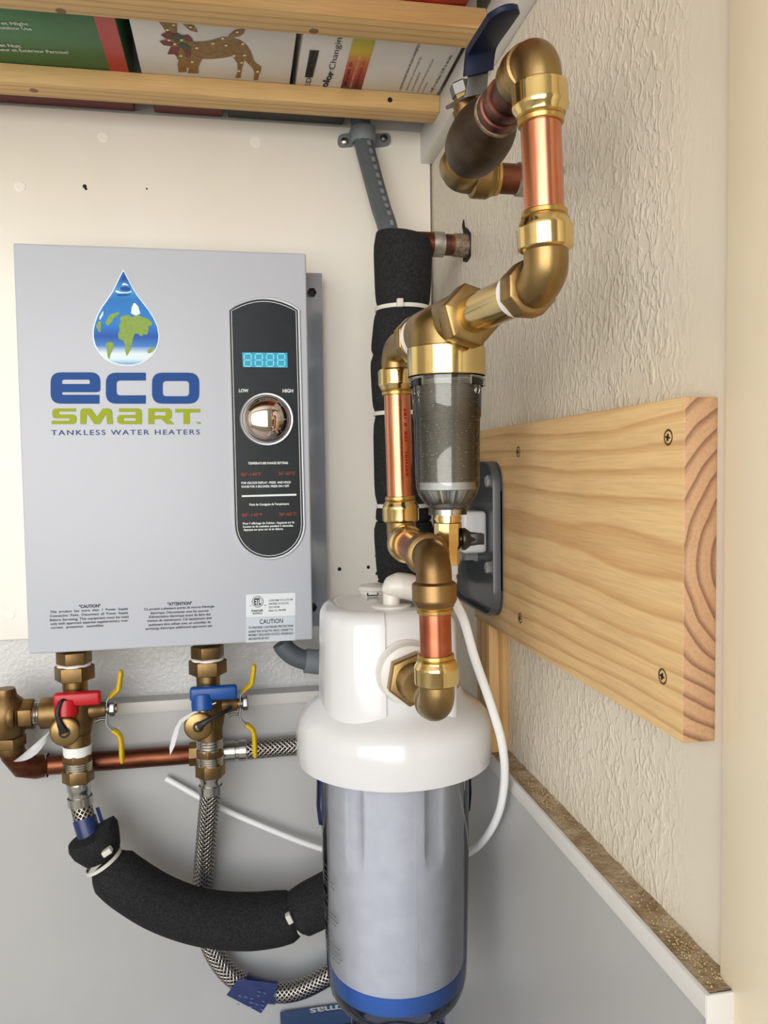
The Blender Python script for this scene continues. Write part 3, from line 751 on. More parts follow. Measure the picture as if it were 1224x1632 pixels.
cp = face.build('control_panel', 'panel_black', wh, label='black glossy control panel')
Yc = YH - .0014
t = Print(); t.shape([[Vector(p) for p in outline(-2.2)], [Vector(p) for p in outline(-3.1)]], 'y', Yc)
t.shape([[Vector(c9(*p)) for p in ((196, 1204), (505, 1195), (505, 1206), (196, 1214))]], 'y', Yc)
def c9t(s, x0, x1, y, h, bold=.03, spacing=1.0):
    a = c9(x0, y); b = c9(x1, y); t.ftext(s, a[0], b[0], a[1], h, Yc, bold, spacing)
c9t('LOW', 180, 234, 612, 5.2); c9t('HIGH', 427, 487, 613, 5.2)
c9t('TEMPERATURE RANGE SETTING', 232, 458, 1022, 3.6); c9t('FOR CELCIUS DISPLAY : PRESS  AND HOLD', 195, 474, 1132, 3.4); c9t('KNOB FOR 3 SECONDS. PRESS ON / OFF', 196, 465, 1153, 3.4)
c9t('Point de Consignée de Température', 240, 464, 1254, 3.4)
c9t("Pour l' affichage de Celcius : Appuyez sur le", 203, 494, 1360, 3.2); c9t('bouton et de maintien pendant 3 secondes.', 204, 490, 1378, 3.2); c9t('Appuyez sur pour sur et en dehors.', 206, 432, 1396, 3.2)
t.each('lettering', 'ink_white', cp)
t = Print()
c9t('80°-140°F', 193, 305, 1085, 5.2, .005); c9t('26°-60°C', 403, 500, 1080, 5.2, .005); c9t('80°-140°F', 198, 313, 1315, 5.2, .005); c9t('26°-60°C', 407, 506, 1310, 5.2, .005)
t.each('lettering', 'ink_orange', cp)
dq = [Vector(c9(*p)) for p in ((198, 396), (454, 398), (456, 482), (203, 479))]
ds = Print().shape([dq], 'y', Yc).build('display', 'display_cyan', cp, label='lit cyan display')
t = Print()
for k in range(4):
    x0 = 210 + k * 63; y0 = 404; W = 40; H = 70
    for (a, b) in (((0, 0), (1, 0)), ((0, .5), (1, .5)), ((0, 1), (1, 1)), ((0, 0), (0, .5)), ((1, 0), (1, .5)), ((0, .5), (0, 1)), ((1, .5), (1, 1))):
        ax, ay = x0 + a[0] * W, y0 + a[1] * H; bx, by = x0 + b[0] * W, y0 + b[1] * H; w = 3.2
        if ay == by: L = [(ax + 3, ay - w), (bx - 3, ay - w), (bx - 3, ay + w), (ax + 3, ay + w)]
        else: L = [(ax - w, ay + 4), (ax + w, ay + 4), (ax + w, by - 4), (ax - w, by - 4)]
        t.shape([[Vector(c9(*p)) for p in L]], 'y', Yc - .0002)
t.build('digit_segments', 'display_segment', ds)
kc = at(425, 668.5, 'y', YH)
s_ = 0.000705
MB().lathe(kc, (0, -1, 0), [(0, 42 * s_), (.005, 42 * s_), (.0062, 40.5 * s_), (.006, 38 * s_), (.004, 36.5 * s_)], 48).build('knob_ring', 'zinc', cp)
MB().lathe(kc, (0, -1, 0), [(0.003, 36.4 * s_), (.006, 36 * s_)] + [(.006 + .0125 * math.sin(a), 36 * s_ * math.cos(a)) for a in [math.pi / 2 * i / 12 for i in range(1, 12)]] + [(.0185, .00002)], 48).build('knob', 'chrome', cp, label='mirror chrome dome knob')
# ================================================================== push-fit plumbing on the right
PR = 0.0111                                 # 3/4 inch copper
def collar(parent, o, d, mats=('brass_polished', 'brass_ring'), L=0.017, r=0.0155):
    """push-fit collar with its release ring; o is where the collar begins"""
    o = Vector(o)
    c = MB().lathe(o, d, [(-.0006, .0118), (0, .0136), (.0012, r - .0002), (.0022, r), (L - .0058, r), (L - .0050, r + .0002), (L - .003, r - .0006), (L - .0012, r - .0018), (L, .0134)], 40, close=False).build('collar', mats[0], parent)
    MB().lathe(o, d, [(L - .0005, .0136), (L, .0131), (L + .0008, .0128), (L + .0012, .0122), (L + .002, .0129), (L + .0042, .0127), (L + .0047, .0122), (L + .0047, PR)], 36, close=False).build('release_ring', mats[1], c)
    return c

def elbow(label, C, arms, body='brass_cast', mats=('brass_polished', 'brass_ring'), rb=0.0125, r=0.0124, group='brass push-fit elbows'):
    """arms: two (direction, kind, reach)"""
    C = Vector(C); (da, ka, la), (db, kb, lb) = arms
    e = empty('pipe_elbow', C, label, 'elbow', group)
    MB().tube(bend(C, da, la + .001, db, lb + .001, rb, 12), r, 32).build('body', body, e)
    for d, k, l in arms:
        d = Vector(d).normalized(); o = C + d * l
        if k == 'push': collar(e, o, d, mats)
        elif k == 'thread':
            MB().lathe(o, d, [(-.002, .0122), (-.001, .0138), (.002, .0142), (.004, .0140), (.0055, .0148), (.0085, .0150), (.0105, .0142), (.016, .0144), (.0172, .0136), (.0172, .0112)], 40).build('threaded_socket', 'brass_cast' if body == 'brass_cast' else body, e)
        elif k == 'hex':
            MB().lathe(o, d, [(-.003, .0120), (-.002, .0160), (-.001, .0166), (.010, .0166), (.0112, .0156), (.0112, .012)], 8, rot=math.pi / 8).build('hex_socket', body, e, bevel=.0006)
        elif k == 'bighex':
            MB().lathe(o, d, [(-.003, .0122), (-.002, .0178), (-.001, .0186), (.009, .0186), (.0102, .0176), (.0102, .012)], 8, rot=math.pi / 8).build('hex_socket', body, e, bevel=.0006)
        elif k == 'male':
            MB().lathe(o, d, [(-.001, .0122), (0, .0128), (.003, .0128), (.004, .0112), (.012, .0112)], 32).build('threaded_socket', body, e)
    return e

def pipe(label, a, b, m='copper', r=PR, name='copper_pipe', group='bare copper pipe lengths'):
    return MB().tube([a, b], r, 36).build(name, m, label=label, cat='pipe', group=group)

E1 = Vector((.168, .426, .2262)); E2 = Vector((.1728, .426, .1035)); E3 = Vector((.1338, .660, .1000)); E4 = Vector((.1368, .660, -.0610))
E5 = Vector((.1325, .532, -.0615)); E6 = Vector((.1343, .532, -.1665)); E7 = Vector((.1672, .594, .2205))
ax12 = (E2 - E1).normalized(); axf = (E3 - E2).normalized()
ax34 = (E4 - E3).normalized(); ax45 = (E5 - E4).normalized(); ax56 = (E6 - E5).normalized(); ax17 = (E7 - E1).normalized()
elbow('brass elbow at the top front, above the nearest copper pipe', E1, ((ax12, 'push', .0165), (ax17, 'thread', .0135)))
pipe('bright vertical copper pipe nearest the viewer between two brass elbows', E1 + ax12 * .024, E2 - ax12 * .024)
elbow('brass elbow below the front copper pipe, turning back to the sediment filter', E2, ((-ax12, 'push', .0165), (axf, 'hex', .0165)))
elbow('brass elbow behind the sediment filter head, turning down to the long copper pipe', E3, ((-axf, 'bighex', .0420), (ax34, 'push', .0165)))
cu2 = empty('copper_pipe', E3.lerp(E4, .85), 'long bright vertical copper pipe left of the clear sediment bowl', 'pipe', 'bare copper pipe lengths')
MB().tube([E3 + ax34 * .024, E4 - ax34 * .024], PR, 36).build('tube', 'copper', cu2)
# red print along the pipe
def onpipe(p, a=E3, d=ax34, r=PR + .0001):
    rel = p - a; t = rel.dot(d); w = rel - d * t
    ang = w.x / r; return a + d * t + Vector((math.sin(ang) * r, -math.cos(ang) * r, 0))
mat('ink_pipe_red', (176, 40, 36), 0.4, 0.6)
t = MB(); z_ = .050
while z_ < .104:                                               # worn, unreadable line of red print
    d_ = random.uniform(.0012, .0034)
    if random.random() < .8:
        q = [onpipe(E3 + ax34 * zz_ + Vector((xx_, 0, 0))) for zz_, xx_ in ((z_, .0031), (z_ + d_, .0031), (z_ + d_, .0058), (z_, .0058))]
        t.add(q, [[0, 1, 2, 3]])
    z_ += d_ + .0008
t.build('worn_print', 'ink_pipe_red', cu2, kind='stuff')
elbow('brass elbow below the long copper pipe, opening towards the viewer', E4, ((-ax34, 'push', .0165), (ax45, 'push', .0165)))
pipe('short reddish copper stub between the two elbows beside the drain valve', E4 + ax45 * .024, E5 - ax45 * .024, 'copper_short')
AG = ('brass_aged', 'brass_ring')
elbow('tarnished brown brass elbow in front of the drain valve', E5, ((-ax45, 'push', .0150), (ax56, 'push', .0165)), 'brass_aged', ('brass_dull', 'brass_ring'))
pipe('short copper pipe in front of the white filter head', E5 + ax56 * .024, E6 - ax56 * .024, 'copper_short')
elbow('brass elbow with rounded foot feeding the white filter head', E6, ((-ax56, 'push', .0165), ((0, 1, 0), 'male', .0135)))
elbow('brass elbow behind the dark valve body, feeding into the right wall', E7, ((-ax17, 'push', .0120), ((1, 0, 0), 'push', .0130)), 'brass_dull', ('brass_cast', 'brass_ring'))
wp = empty('copper_pipe', (XW - .02, .594, .2205), 'copper stub soldered in the right wall behind the front copper pipe', 'pipe', 'bare copper pipe lengths')
MB().tube([E7 + Vector((.02, 0, 0)), (XW + .004, .594, .2205)], PR, 32).build('tube', 'copper_aged', wp)
MB().lathe((XW - .034, .594, .2205), (1, 0, 0), [(0, PR), (.001, PR + .0012), (.010, PR + .0016), (.020, PR + .0014), (.034, PR + .002)], 28, close=False).build('solder', 'solder', wp)

# ball valve between E1 and E7
vdir = ax17; L17 = (E7 - E1).length
def vp(t): return E1 + vdir * t
bv = empty('ball_valve', vp(.120), 'dark bronze ball valve with blue lever handle at the top', 'valve')
MB().lathe(E1, vdir, [(.0300, .0116), (.052, .0116)], 32).build('inlet_stub', 'copper_stained', bv)
MB().lathe(E1, vdir, [(.048, .0112), (.0485, .0136), (.054, .0138), (.0555, .0128), (.059, .0128), (.0595, .0142), (.066, .0144)], 32).build('solder_socket', 'copper_stained', bv)
MB().lathe(E1, vdir, [(.0655, .0135), (.0668, .0150), (.0690, .0152), (.0700, .0140)], 32).build('solder_bead', 'flux_stain', bv)
MB().lathe(E1, vdir, [(.069, .0140), (.075, .0158), (.084, .0188), (.093, .0206), (.104, .0212), (.114, .0208), (.123, .0196), (.1255, .0182), (.132, .0164), (.136, .0140)], 40).build('body', 'bronze_dark', bv)
sd = Vector((-.28, .0, .96)).normalized(); so = vp(.113)
MB().lathe(so, sd, [(.012, .0100), (.024, .0100), (.0245, .0086), (.0285, .0086)], 24).build('stem_housing', 'brass_aged', bv)
MB().lathe(so, sd, [(.028, .0068), (.0345, .0068), (.0355, .0058)], 6).build('packing_nut', 'brass_aged', bv)
wv = sd.cross(Vector((0, -1, 0))).normalized()             # across the lever
Q0 = so + sd * .0335 + Vector((0, .016, 0)); Q1 = at(758, 149, 'x', .162); Q2 = at(762, 117, 'x', .165); Q3 = at(766, 78, 'x', .165); Q4 = at(810, 11, 'x', .166)
def strap(path, w, th, nrm0):
    rings = []
    for i, p in enumerate(path):
        t = ((path[min(i + 1, len(path) - 1)] - path[max(i - 1, 0)])).normalized(); nn = wv.cross(t).normalized()
        ww = w[i] if isinstance(w, list) else w
        rings.append([p + wv * ww + nn * th, p - wv * ww + nn * th, p - wv * ww - nn * th, p + wv * ww - nn * th])
    return rings
lv = MB().rings(strap([Q0, Q1, Q2, Q3], [.0082, .0080, .0074, .0074], .0011, None)).build('lever', 'steel_dark', bv, bevel=.0005)
gp = spline([Q2, Q2.lerp(Q3, .7), Q3.lerp(Q4, .08), Q3.lerp(Q4, .5), Q3.lerp(Q4, .8), Q3.lerp(Q4, .9), Q3.lerp(Q4, .96), Q4], 4)
rings = []; n = len(gp)
for i, p in enumerate(gp):
    t_ = (gp[min(i + 1, n - 1)] - gp[max(i - 1, 0)]).normalized(); nn = wv.cross(t_).normalized()
    e_ = min(1.0, math.sqrt(max(0.0, 1 - max(0, (sum((gp[j + 1] - gp[j]).length for j in range(n - 1)) * 0 + .011 - sum((gp[j + 1] - gp[j]).length for j in range(i, n - 1))) / .0112) ** 2)) + .03)
    rings.append([p + wv * (.0102 * e_ * max(-1, min(1, 1.25 * math.cos(a)))) + nn * (.0034 * (.4 + .6 * e_) * math.sin(a)) for a in [2 * math.pi * k / 20 for k in range(20)]])
MB().rings(rings).build('grip', 'blue_vinyl', lv, label='dark blue vinyl grip')
MB().lathe(so + sd * .0335, sd, [(0, .0076), (.007, .0076), (.008, .0066)], 6).build('lever_nut', 'steel_dark', bv)

# ================================================================== sediment filter
FC = Vector((.1506, .5600, 0)); FZ = E2.lerp(E3, (.560 - .426) / (.66 - .426)).z
sf = empty('sediment_filter', FC + Vector((0, 0, -.09)), 'spin-down sediment filter with brass head and clear bowl', 'water filter')
fo = Vector((FC.x, FC.y, FZ))
MB().lathe(FC + Vector((0, 0, .0655)), (0, 0, 1), [(0, .0270), (.0003, .0282), (.0198, .0282), (.0204, .0276), (.0208, .0262), (.0228, .0262)], 56).build('clamp_ring', 'brass_polished', sf)
h = MB()
h.lathe(FC + Vector((0, 0, .086)), (0, 0, 1), [(0, .0268), (.010, .0268), (.016, .0262), (.021, .0235), (.026, .0180), (.0295, .0110), (.031, .003)], 48)
h.tube([fo - axf * .029, fo + axf * .037], .0185, 40)
h.build('head', 'brass_cast', sf)
MB().lathe(fo - axf * .0455, axf, [(0, .0150), (.0012, .0200), (.002, .0214), (.0155, .0214), (.0165, .0205), (.0165, .016)], 6, rot=.25).build('union_nut', 'brass_cast', sf, bevel=.0008)
MB().tube([E2 + axf * .0275, fo - axf * .043], .0126, 36).build('inlet_nipple', 'brass_polished', sf)
MB().tube([E2 + axf * .0270, E2 + axf * .0345], .0137, 36).build('thread_tape', 'tape_white', sf)
MB().tube([fo + axf * .036, E3 - axf * .045], .0125, 30).build('outlet_nipple', 'brass_polished', sf)
MB().tube([fo + axf * .0365, fo + axf * .0480], .0168, 36).build('thread_tape', 'tape_white', sf)
MB().lathe(FC + Vector((0, 0, .0648)), (0, 0, -1), [(0, .0278), (.0062, .0275), (.0064, .0262), (.0, .0262)], 56, close=False).build('bowl_flange', 'clear_bowl', sf)
def bowlprof(off):
    return [(0, .0252 - off), (.012, .0250 - off), (.028, .0246 - off), (.029, .0238 - off), (.070, .0232 - off), (.078, .0228 - off), (.084, .0210 - off), (.089, .0178 - off), (.0915, .0142 - off), (.0925, .0138 - off), (.0985, .0138 - off)]
MB().lathe(FC + Vector((0, 0, .0648)), (0, 0, -1), bowlprof(0), 56, close=False).build('bowl', 'clear_bowl', sf, label='clear plastic bowl')
MB().lathe(FC + Vector((0, 0, .0648)), (0, 0, -1), bowlprof(.0022)[:-2], 56, close=False).build('bowl_liner', 'clear_bowl', sf)
sc = MB()
for k in range(48):
    z0 = .062 - k * .00152
    sc.lathe(FC + Vector((0, 0, z0)), (0, 0, -1), [(0, .0194), (.0004, .0199), (.0008, .0199), (.0012, .0194)], 36, close=False)
sc.lathe(FC + Vector((0, 0, .063)), (0, 0, -1), [(0, .0193), (.074, .0193)], 36)
sc.build('mesh_screen', 'mesh_screen', sf, label='grey mesh screen inside the bowl')
MB().lathe(FC + Vector((0, 0, -.0095)), (0, 0, -1), [(0, .0196), (.0005, .0204), (.0055, .0204), (.006, .0190)], 40).build('screen_foot', 'bubble', sf)
for k in range(12):
    a = 2 * math.pi * k / 12; d = Vector((math.cos(a), math.sin(a), 0)); q = Vector((-d.y, d.x, 0))
    b_ = FC + Vector((0, 0, -.0150))
    MB().prism([b_ + d * .019 + q * .0006, b_ + d * .013 + q * .0006 - Vector((0, 0, .0095)), b_ + d * .010 + q * .0006 - Vector((0, 0, .009)), b_ + d * .012 + q * .0006], q * -.0012).build('fin', 'bubble', sf)
bb = MB()
for k in range(150):
    a = random.uniform(-2.9, .3); z = random.gauss(.02, .02); 
    if not -.008 < z < .058: continue
    bb.lathe(FC + Vector((math.cos(a), math.sin(a), 0)) * .0222 + Vector((0, 0, z)), (math.cos(a), math.sin(a), 0), [(0, .00035), (.0003, .0003), (.0005, .0001)], 6)
bb.build('water_bubbles', 'bubble', sf, kind='stuff')
dz = lambda z: FC + Vector((0, 0, z))
MB().lathe(dz(-.0285), (0, 0, -1), [(0, .0122), (.001, .0134), (.0020, .0134), (.0022, .0122), (.0036, .0122), (.0038, .0134), (.0048, .0134), (.005, .0116)], 40).build('drain_collar', 'steel', sf)
dv = MB().lathe(dz(-.0335), (0, 0, -1), [(0, .0092), (.0015, .0092), (.0016, .0098), (.004, .0098), (.0042, .0090), (.0055, .0090)], 32).lathe(dz(-.039), (0, 0, -1), [(0, .0088), (.0006, .0100), (.016, .0100), (.020, .0084), (.0305, .0084), (.031, .0076)], 8, rot=.2).build('drain_valve', 'brass_polished', sf)
MB().lathe(dz(-.0515), (1, -.12, 0), [(.008, .0035), (.0095, .0035), (.010, .0082), (.0125, .0082), (.0165, .0052), (.0215, .0046)], 20).obox(dz(-.0515) + Vector((.0205, -.0022, 0)), (.0052, -.0006, 0), (.0006, .0050, 0), (0, 0, .0040)).build('knob', 'plastic_black', dv, bevel=.0005, label='black drain knob')
MB().lathe(dz(-.0698), (0, 0, -1), [(0, .0072), (.007, .0070), (.0075, .0060), (.0105, .0060), (.011, .0066), (.016, .0058), (.019, .0045)], 24).build('barb', 'plastic_white', dv)

# white drain tube: from the barb down past the filter, behind it, and out to the left
TP = [dz(-.0830), dz(-.0890) + Vector((.0005, .003, 0)), at(738, 985, 'y', .585), at(757, 1050, 'y', .59), at(783, 1125, 'y', .605), at(800, 1185, 'y', .620), at(804, 1240, 'y', .640), at(795, 1295, 'y', .665), at(773, 1336, 'y', .70), at(745, 1360, 'y', .75),
      at(690, 1385, 'y', .83), at(610, 1376, 'y', .935), at(510, 1352, 'y', .950), at(430, 1322, 'y', .955), at(340, 1282, 'y', .960), at(264, 1240, 'y', .964)]
MB().tube(spline(TP, 8), .0036, 16).build('drain_tube', 'tube_white', label='thin white plastic tube looping from the drain valve behind the filter', cat='tube')

# ================================================================== whole-house filter
GC = Vector((.1338, .690, 0))
gf = empty('house_filter', GC + Vector((0, 0, -.5)), 'white capped whole-house filter with clear canister and white cartridge', 'water filter')
g = lambda z: GC + Vector((0, 0, z))
MB().lathe(g(0), (0, 0, 1), [(-.2550, .0800), (-.2550, .0862), (-.2530, .0868), (-.2280, .0868), (-.2210, .0856), (-.2150, .0826), (-.2105, .0785), (-.2040, .0700), (-.1985, .0630), (-.190, .0600)], 80).build('cap', 'plastic_white', gf)
def dshape(r, xr, z, n=32, t=0.0, a0=90, a1=270, arc=False):
    """plan of the head: full rounded bow towards -X, straight sides, squared back"""
    L = []; r = r + t
    for k in range(n + 1):
        a = math.radians(a0 + (a1 - a0) * k / n); c, s = math.cos(a), math.sin(a); e = 2 / 2.7
        L.append(g(z) + Vector((-.014 - abs(c) ** e * (r - .014) if c < 0 else -.014 + c * r, math.copysign(abs(s) ** e, s) * (r - .002), 0)))
    if arc: return L
    x1 = xr - .008
    for k in range(4): L.append(g(z) + Vector((-.014 + (x1 + .014) * (k + 1) / 4, -r + .002, 0)))
    for a in (-60, -30, 0): L.append(g(z) + Vector((x1 + .008 * math.cos(math.radians(a)), -r + .010 + .008 * math.sin(math.radians(a)), 0)))
    for a in (0, 30, 60): L.append(g(z) + Vector((x1 + .008 * math.cos(math.radians(a)), r - .010 + .008 * math.sin(math.radians(a)), 0)))
    for k in range(4): L.append(g(z) + Vector((-.014 + (x1 + .014) * (4 - k) / 4, r - .002, 0)))
    return L
FIL = [(-.1300 + .0125 * math.sin(a), .0615 - .0125 * (1 - math.cos(a))) for a in [math.pi / 2 * k / 6 for k in range(1, 7)]]
hz = [(-.2180, .0640), (-.2000, .0636), (-.1300, .0615)] + FIL
MB().rings([dshape(r, .044 - (.0615 - r if r < .0615 else 0), z) for z, r in hz]).build('head', 'plastic_white', gf)
# front shroud over the rounded bow, ending in a seam on the near side
sz = [(-.2180, .0640), (-.2000, .0636), (-.1300, .0615)] + FIL
sh = [dshape(r, 0, z + .0008 * (i / len(sz)), 32, .0022, 92, 268, True) for i, (z, r) in enumerate(sz)]
inner = [dshape(r, 0, z, 32, -.0004, 92, 268, True) for z, r in sz]
m_ = MB().rings(sh, close=False, cap=False)
m_.rings([[a[0] for a in sh], [a[0] for a in inner]], close=False, cap=False); m_.rings([[a[-1] for a in sh], [a[-1] for a in inner]], close=False, cap=False); m_.rings([sh[0], inner[0]], close=False, cap=False); m_.rings([sh[-1], inner[-1]], close=False, cap=False)
m_.build('shroud', 'plastic_white', gf, label='glossy white front shroud')
top = -.1175 + .0004
cpx = lambda x, y: at(x, y, 'z', top)
b1 = cpx(598, 944)
MB().lathe(b1, (0, 0, 1), [(-.001, .0150), (.0025, .0150), (.0032, .0162), (.0045, .0164), (.0065, .0150), (.0078, .0100), (.0082, .003)], 36).build('vent_button', 'plastic_cream', gf)
b2 = cpx(594, 950)
MB().tube([b2 + Vector((-.0048, 0, .003)), b2 + Vector((-.0046, 0, .0006)), b2 + Vector((.0046, 0, .0006)), b2 + Vector((.0048, 0, .003))], .0008, 8).build('clip', 'plastic_black', gf)
b3 = cpx(624, 966)
ks = MB().lathe(b3, (0, 0, 1), [(-.001, .0170), (.0015, .0170), (.002, .0160), (.002, .0075), (.018, .0070)], 32).build('selector_stem', 'plastic_cream', gf)
kp = [b3 + Vector((-.0085, -.002, .0150)), b3 + Vector((-.004, -.002, .0172)), b3 + Vector((.006, -.002, .0178)), b3 + Vector((.018, -.003, .0155)), b3 + Vector((.032, -.004, .0110)), b3 + Vector((.042, -.004, .0080))]
rr = [.002, .0085, .0122, .0128, .0105, .003]
rings = []
for p, r in zip(spline(kp, 4), [rr[int(i / 4)] + (rr[min(int(i / 4) + 1, 5)] - rr[int(i / 4)]) * (i % 4) / 4 for i in range(21)]):
    rings.append([p + Vector((0, math.cos(a) * r * 1.1, math.sin(a) * r * .92)) for a in [2 * math.pi * k / 20 for k in range(20)]])
MB().rings(rings).build('selector_knob', 'plastic_cream', gf, label='cream oval bypass knob')
pc = Vector((E6.x - .001, .690 - .0612, E6.z + .0015))
MB().lathe(pc, (0, -1, 0), [(-.004, .0262), (.0015, .0262), (.003, .0250), (.005, .0244), (.0118, .0236), (.0125, .0225), (.0125, .016)], 44).build('port', 'plastic_cream', gf)
hx = Vector((E6.x, .690 - .0612 - .0120, E6.z))
MB().lathe(hx, (0, -1, 0), [(0, .0205), (.0008, .0216), (.0105, .0216), (.012, .0200), (.012, .014), (.0225, .0128)], 6, rot=.35).build('port_nut', 'brass_cast', gf, bevel=.0008)
MB().lathe(hx, (0, -1, 0), [(.011, .0150), (.014, .0150), (.016, .0136), (.022, .0132), (.030, .0128)], 32).build('port_nipple', 'brass_cast', gf)
# canister: outer shell with flutes near the top
fl = [math.radians(-72 + 60 * i) for i in range(6)]
def shell(off, cols=240):
    zs = [-.250, -.262, -.275, -.292, -.308, -.318, -.326, -.334, -.345, -.39, -.438, -.454, -.464, -.471]
    R0 = [.0668, .0668, .0667, .0665, .0663, .0662, .0661, .0660, .0659, .0648, .0638, .0630, .0610, .0575]
    rows = []
    for z, r in zip(zs, R0):
        row = []
        dep = 0.0 if z > -.251 else max(0.0, min(1.0, (z + .334) / .018)) if z > -.34 else 0.0
        dep = dep * (1.0 if z < -.26 else .9)
        for k in range(cols):
            a = 2 * math.pi * k / cols; q = 0.0
            for f_ in fl:
                d = (a - f_ + math.pi) % (2 * math.pi) - math.pi
                if abs(d) < .125: q = max(q, math.cos(d / .125 * math.pi / 2) ** .45)
            row.append(g(z) + Vector((math.cos(a), math.sin(a), 0)) * (r - off - .0034 * dep * q))
        rows.append(row)
    return rows
MB().rings(shell(0), cap=False).build('canister', 'clear_sump', gf, label='clear plastic canister')
MB().lathe(g(0), (0, 0, 1), [(-.471, .0575), (-.476, .0520), (-.480, .0440), (-.4805, .0400), (-.498, .0385), (-.498, .0001)], 64).build('canister_foot', 'clear_base', gf)
for k in range(8):
    a = 2 * math.pi * (k + .3) / 8; d = Vector((math.cos(a), math.sin(a), 0)); q = Vector((-d.y, d.x, 0))
    MB().obox(g(-.489) + d * .0415, d * .0035, q * .0022, (0, 0, .0075)).build('grip_rib', 'clear_base', gf, bevel=.001)
for sx in (-1, 1):
    MB().rings([[g(z) + Vector((sx * (.0695 - .0016 * abs(i - 2) / 2 + dx), dy, 0)) for dx, dy in ((-.002, -.006), (.0012, -.004), (.0012, .004), (-.002, .006))] for i, z in enumerate((-.250, -.275, -.295, -.305, -.312))]).build('canister_lug', 'clear_blue', gf)
# cartridge
ct = MB().lathe(g(0), (0, 0, 1), [(-.4425, .0600), (-.4400, .0606), (-.300, .0620), (-.250, .0622)], 72).build('cartridge', 'cartridge', gf, label='white pleated paper cartridge')
MB().obox(g(-.35) + Vector((.005, -.0612, 0)), (.0006, 0, 0), (0, .0007, 0), (0, 0, .090)).build('seam', 'cartridge', ct)
MB().lathe(g(0), (0, 0, 1), [(-.4585, .0575), (-.4580, .0602), (-.4420, .0612), (-.4415, .0590)], 72).build('end_cap', 'cartridge_cap', ct, label='blue end cap')
# faint instruction lines on the left flank of the canister
t = MB()
for i, (z, w) in enumerate(((-.3440, .5), (-.3500, .55), (-.3545, .8), (-.3590, .85), (-.3625, .5), (-.3720, .5), (-.3765, .55), (-.3830, .9), (-.3870, .95), (-.3910, .9), (-.3960, .5), (-.4060, .6), (-.4105, .95), (-.4145, .98), (-.4185, .98), (-.4225, .95))):
    a0 = math.radians(176); a1 = a0 + math.radians(34) * w; a = a0
    while a < a1:
        da = random.uniform(.02, .06); R = .0664 - (.0664 - .0648) * min(1, (-.33 - z) / .07) + .0001
        q = [g(z + dz_) + Vector((math.cos(b_) * R, math.sin(b_) * R, 0)) for b_, dz_ in ((a, -.0006), (a + da, -.0006), (a + da, .0006), (a, .0006))]
        t.add(q, [[0, 1, 2, 3]]); a += da + .015
t.build('fine_print', 'ink_grey', gf, kind='stuff')
# ================================================================== bracket, board, stud
br = empty('bracket', (.2295, .73, -.135), 'dark grey steel bracket with rounded corners bolted to the pine board', 'bracket')
def rrect(y0, y1, z0, z1, r, x):
    return [Vector((x, p.x, p.y)) for p in rpoly([(y0, z0, r), (y1, z0, .004), (y1, z1, .004), (y0, z1, r)], n=8)]
y0, y1, z0, z1 = .6715, .830, -.1350, .0060
MB().prism(rrect(y0, y1, z0, z1, .026, .2285), (.0024, 0, 0)).build('plate', 'bracket_grey', br)
MB().rings([rrect(y0, y1, z0, z1, .026, .2300), rrect(y0, y1, z0, z1, .026, .2215), rrect(y0 + .0022, y1 - .0022, z0 + .0022, z1 - .0022, .024, .2215), rrect(y0 + .0022, y1 - .0022, z0 + .0022, z1 - .0022, .024, .2300)], cap=False).build('rim', 'bracket_grey', br, bevel=.0007)
for y, z in ((.690, -.0120), (.692, -.0905), (.800, -.0120), (.800, -.0905)):
    MB().lathe((.2288, y, z), (-1, 0, 0), [(0, .0075), (.001, .0075), (.0011, .0055), (.0068, .0055), (.0076, .0046)], 6, rot=.3).build('bolt', 'bolt_zinc', br)
for y, z in ((.745, -.0850),):
    MB().lathe((.2288, y, z), (-1, 0, 0), [(0, .0065), (.002, .0065), (.0021, .0050), (.012, .0050)], 6, rot=.1).build('bolt', 'bolt_zinc', br)
MB().box((.2040, .708, -.0790), (.2284, .752, -.0400)).build('mounting_block', 'plastic_white', br, bevel=.004, seg=3, label='white plastic mounting block')

bd = MB().box((.2310, .3822, -.1483), (XW, .760, .0357)).build('pine_board', 'pine_board', bevel=.0008, label='wide pale pine board screwed flat to the right wall', cat='board')
bd.data.materials.append(M['pine_board_end'])
for f_ in bd.data.polygons:
    if abs(f_.normal.y) > .8: f_.material_index = 1
for px, py in ((826, 720), (1065, 697), (829, 985), (1056, 1078)):
    p = at(px, py, 'x', .231)
    MB().lathe(p + Vector((.0008, 0, 0)), (-1, 0, 0), [(0, .0046), (.0009, .0046), (.0011, .0042), (.0007, .0030), (.0004, .0012)], 20).build('screw', 'screw_brown', bd)
    MB().obox(p + Vector((-.0003, 0, 0)), (.0004, 0, 0), (0, .0019, .0004), (0, .0001, -.0004)).obox(p + Vector((-.0003, 0, 0)), (.0004, 0, 0), (0, .0004, .0001), (0, -.0004, .0019)).build('screw_slot', 'dark_hole', bd)
MB().box((.2310, .7150, ZL + .001), (XW, .753, -.1484)).build('wood_stud', 'pine_stud', bevel=.0006, label='short upright pine strip standing on the ledge under the wide board', cat='stud')

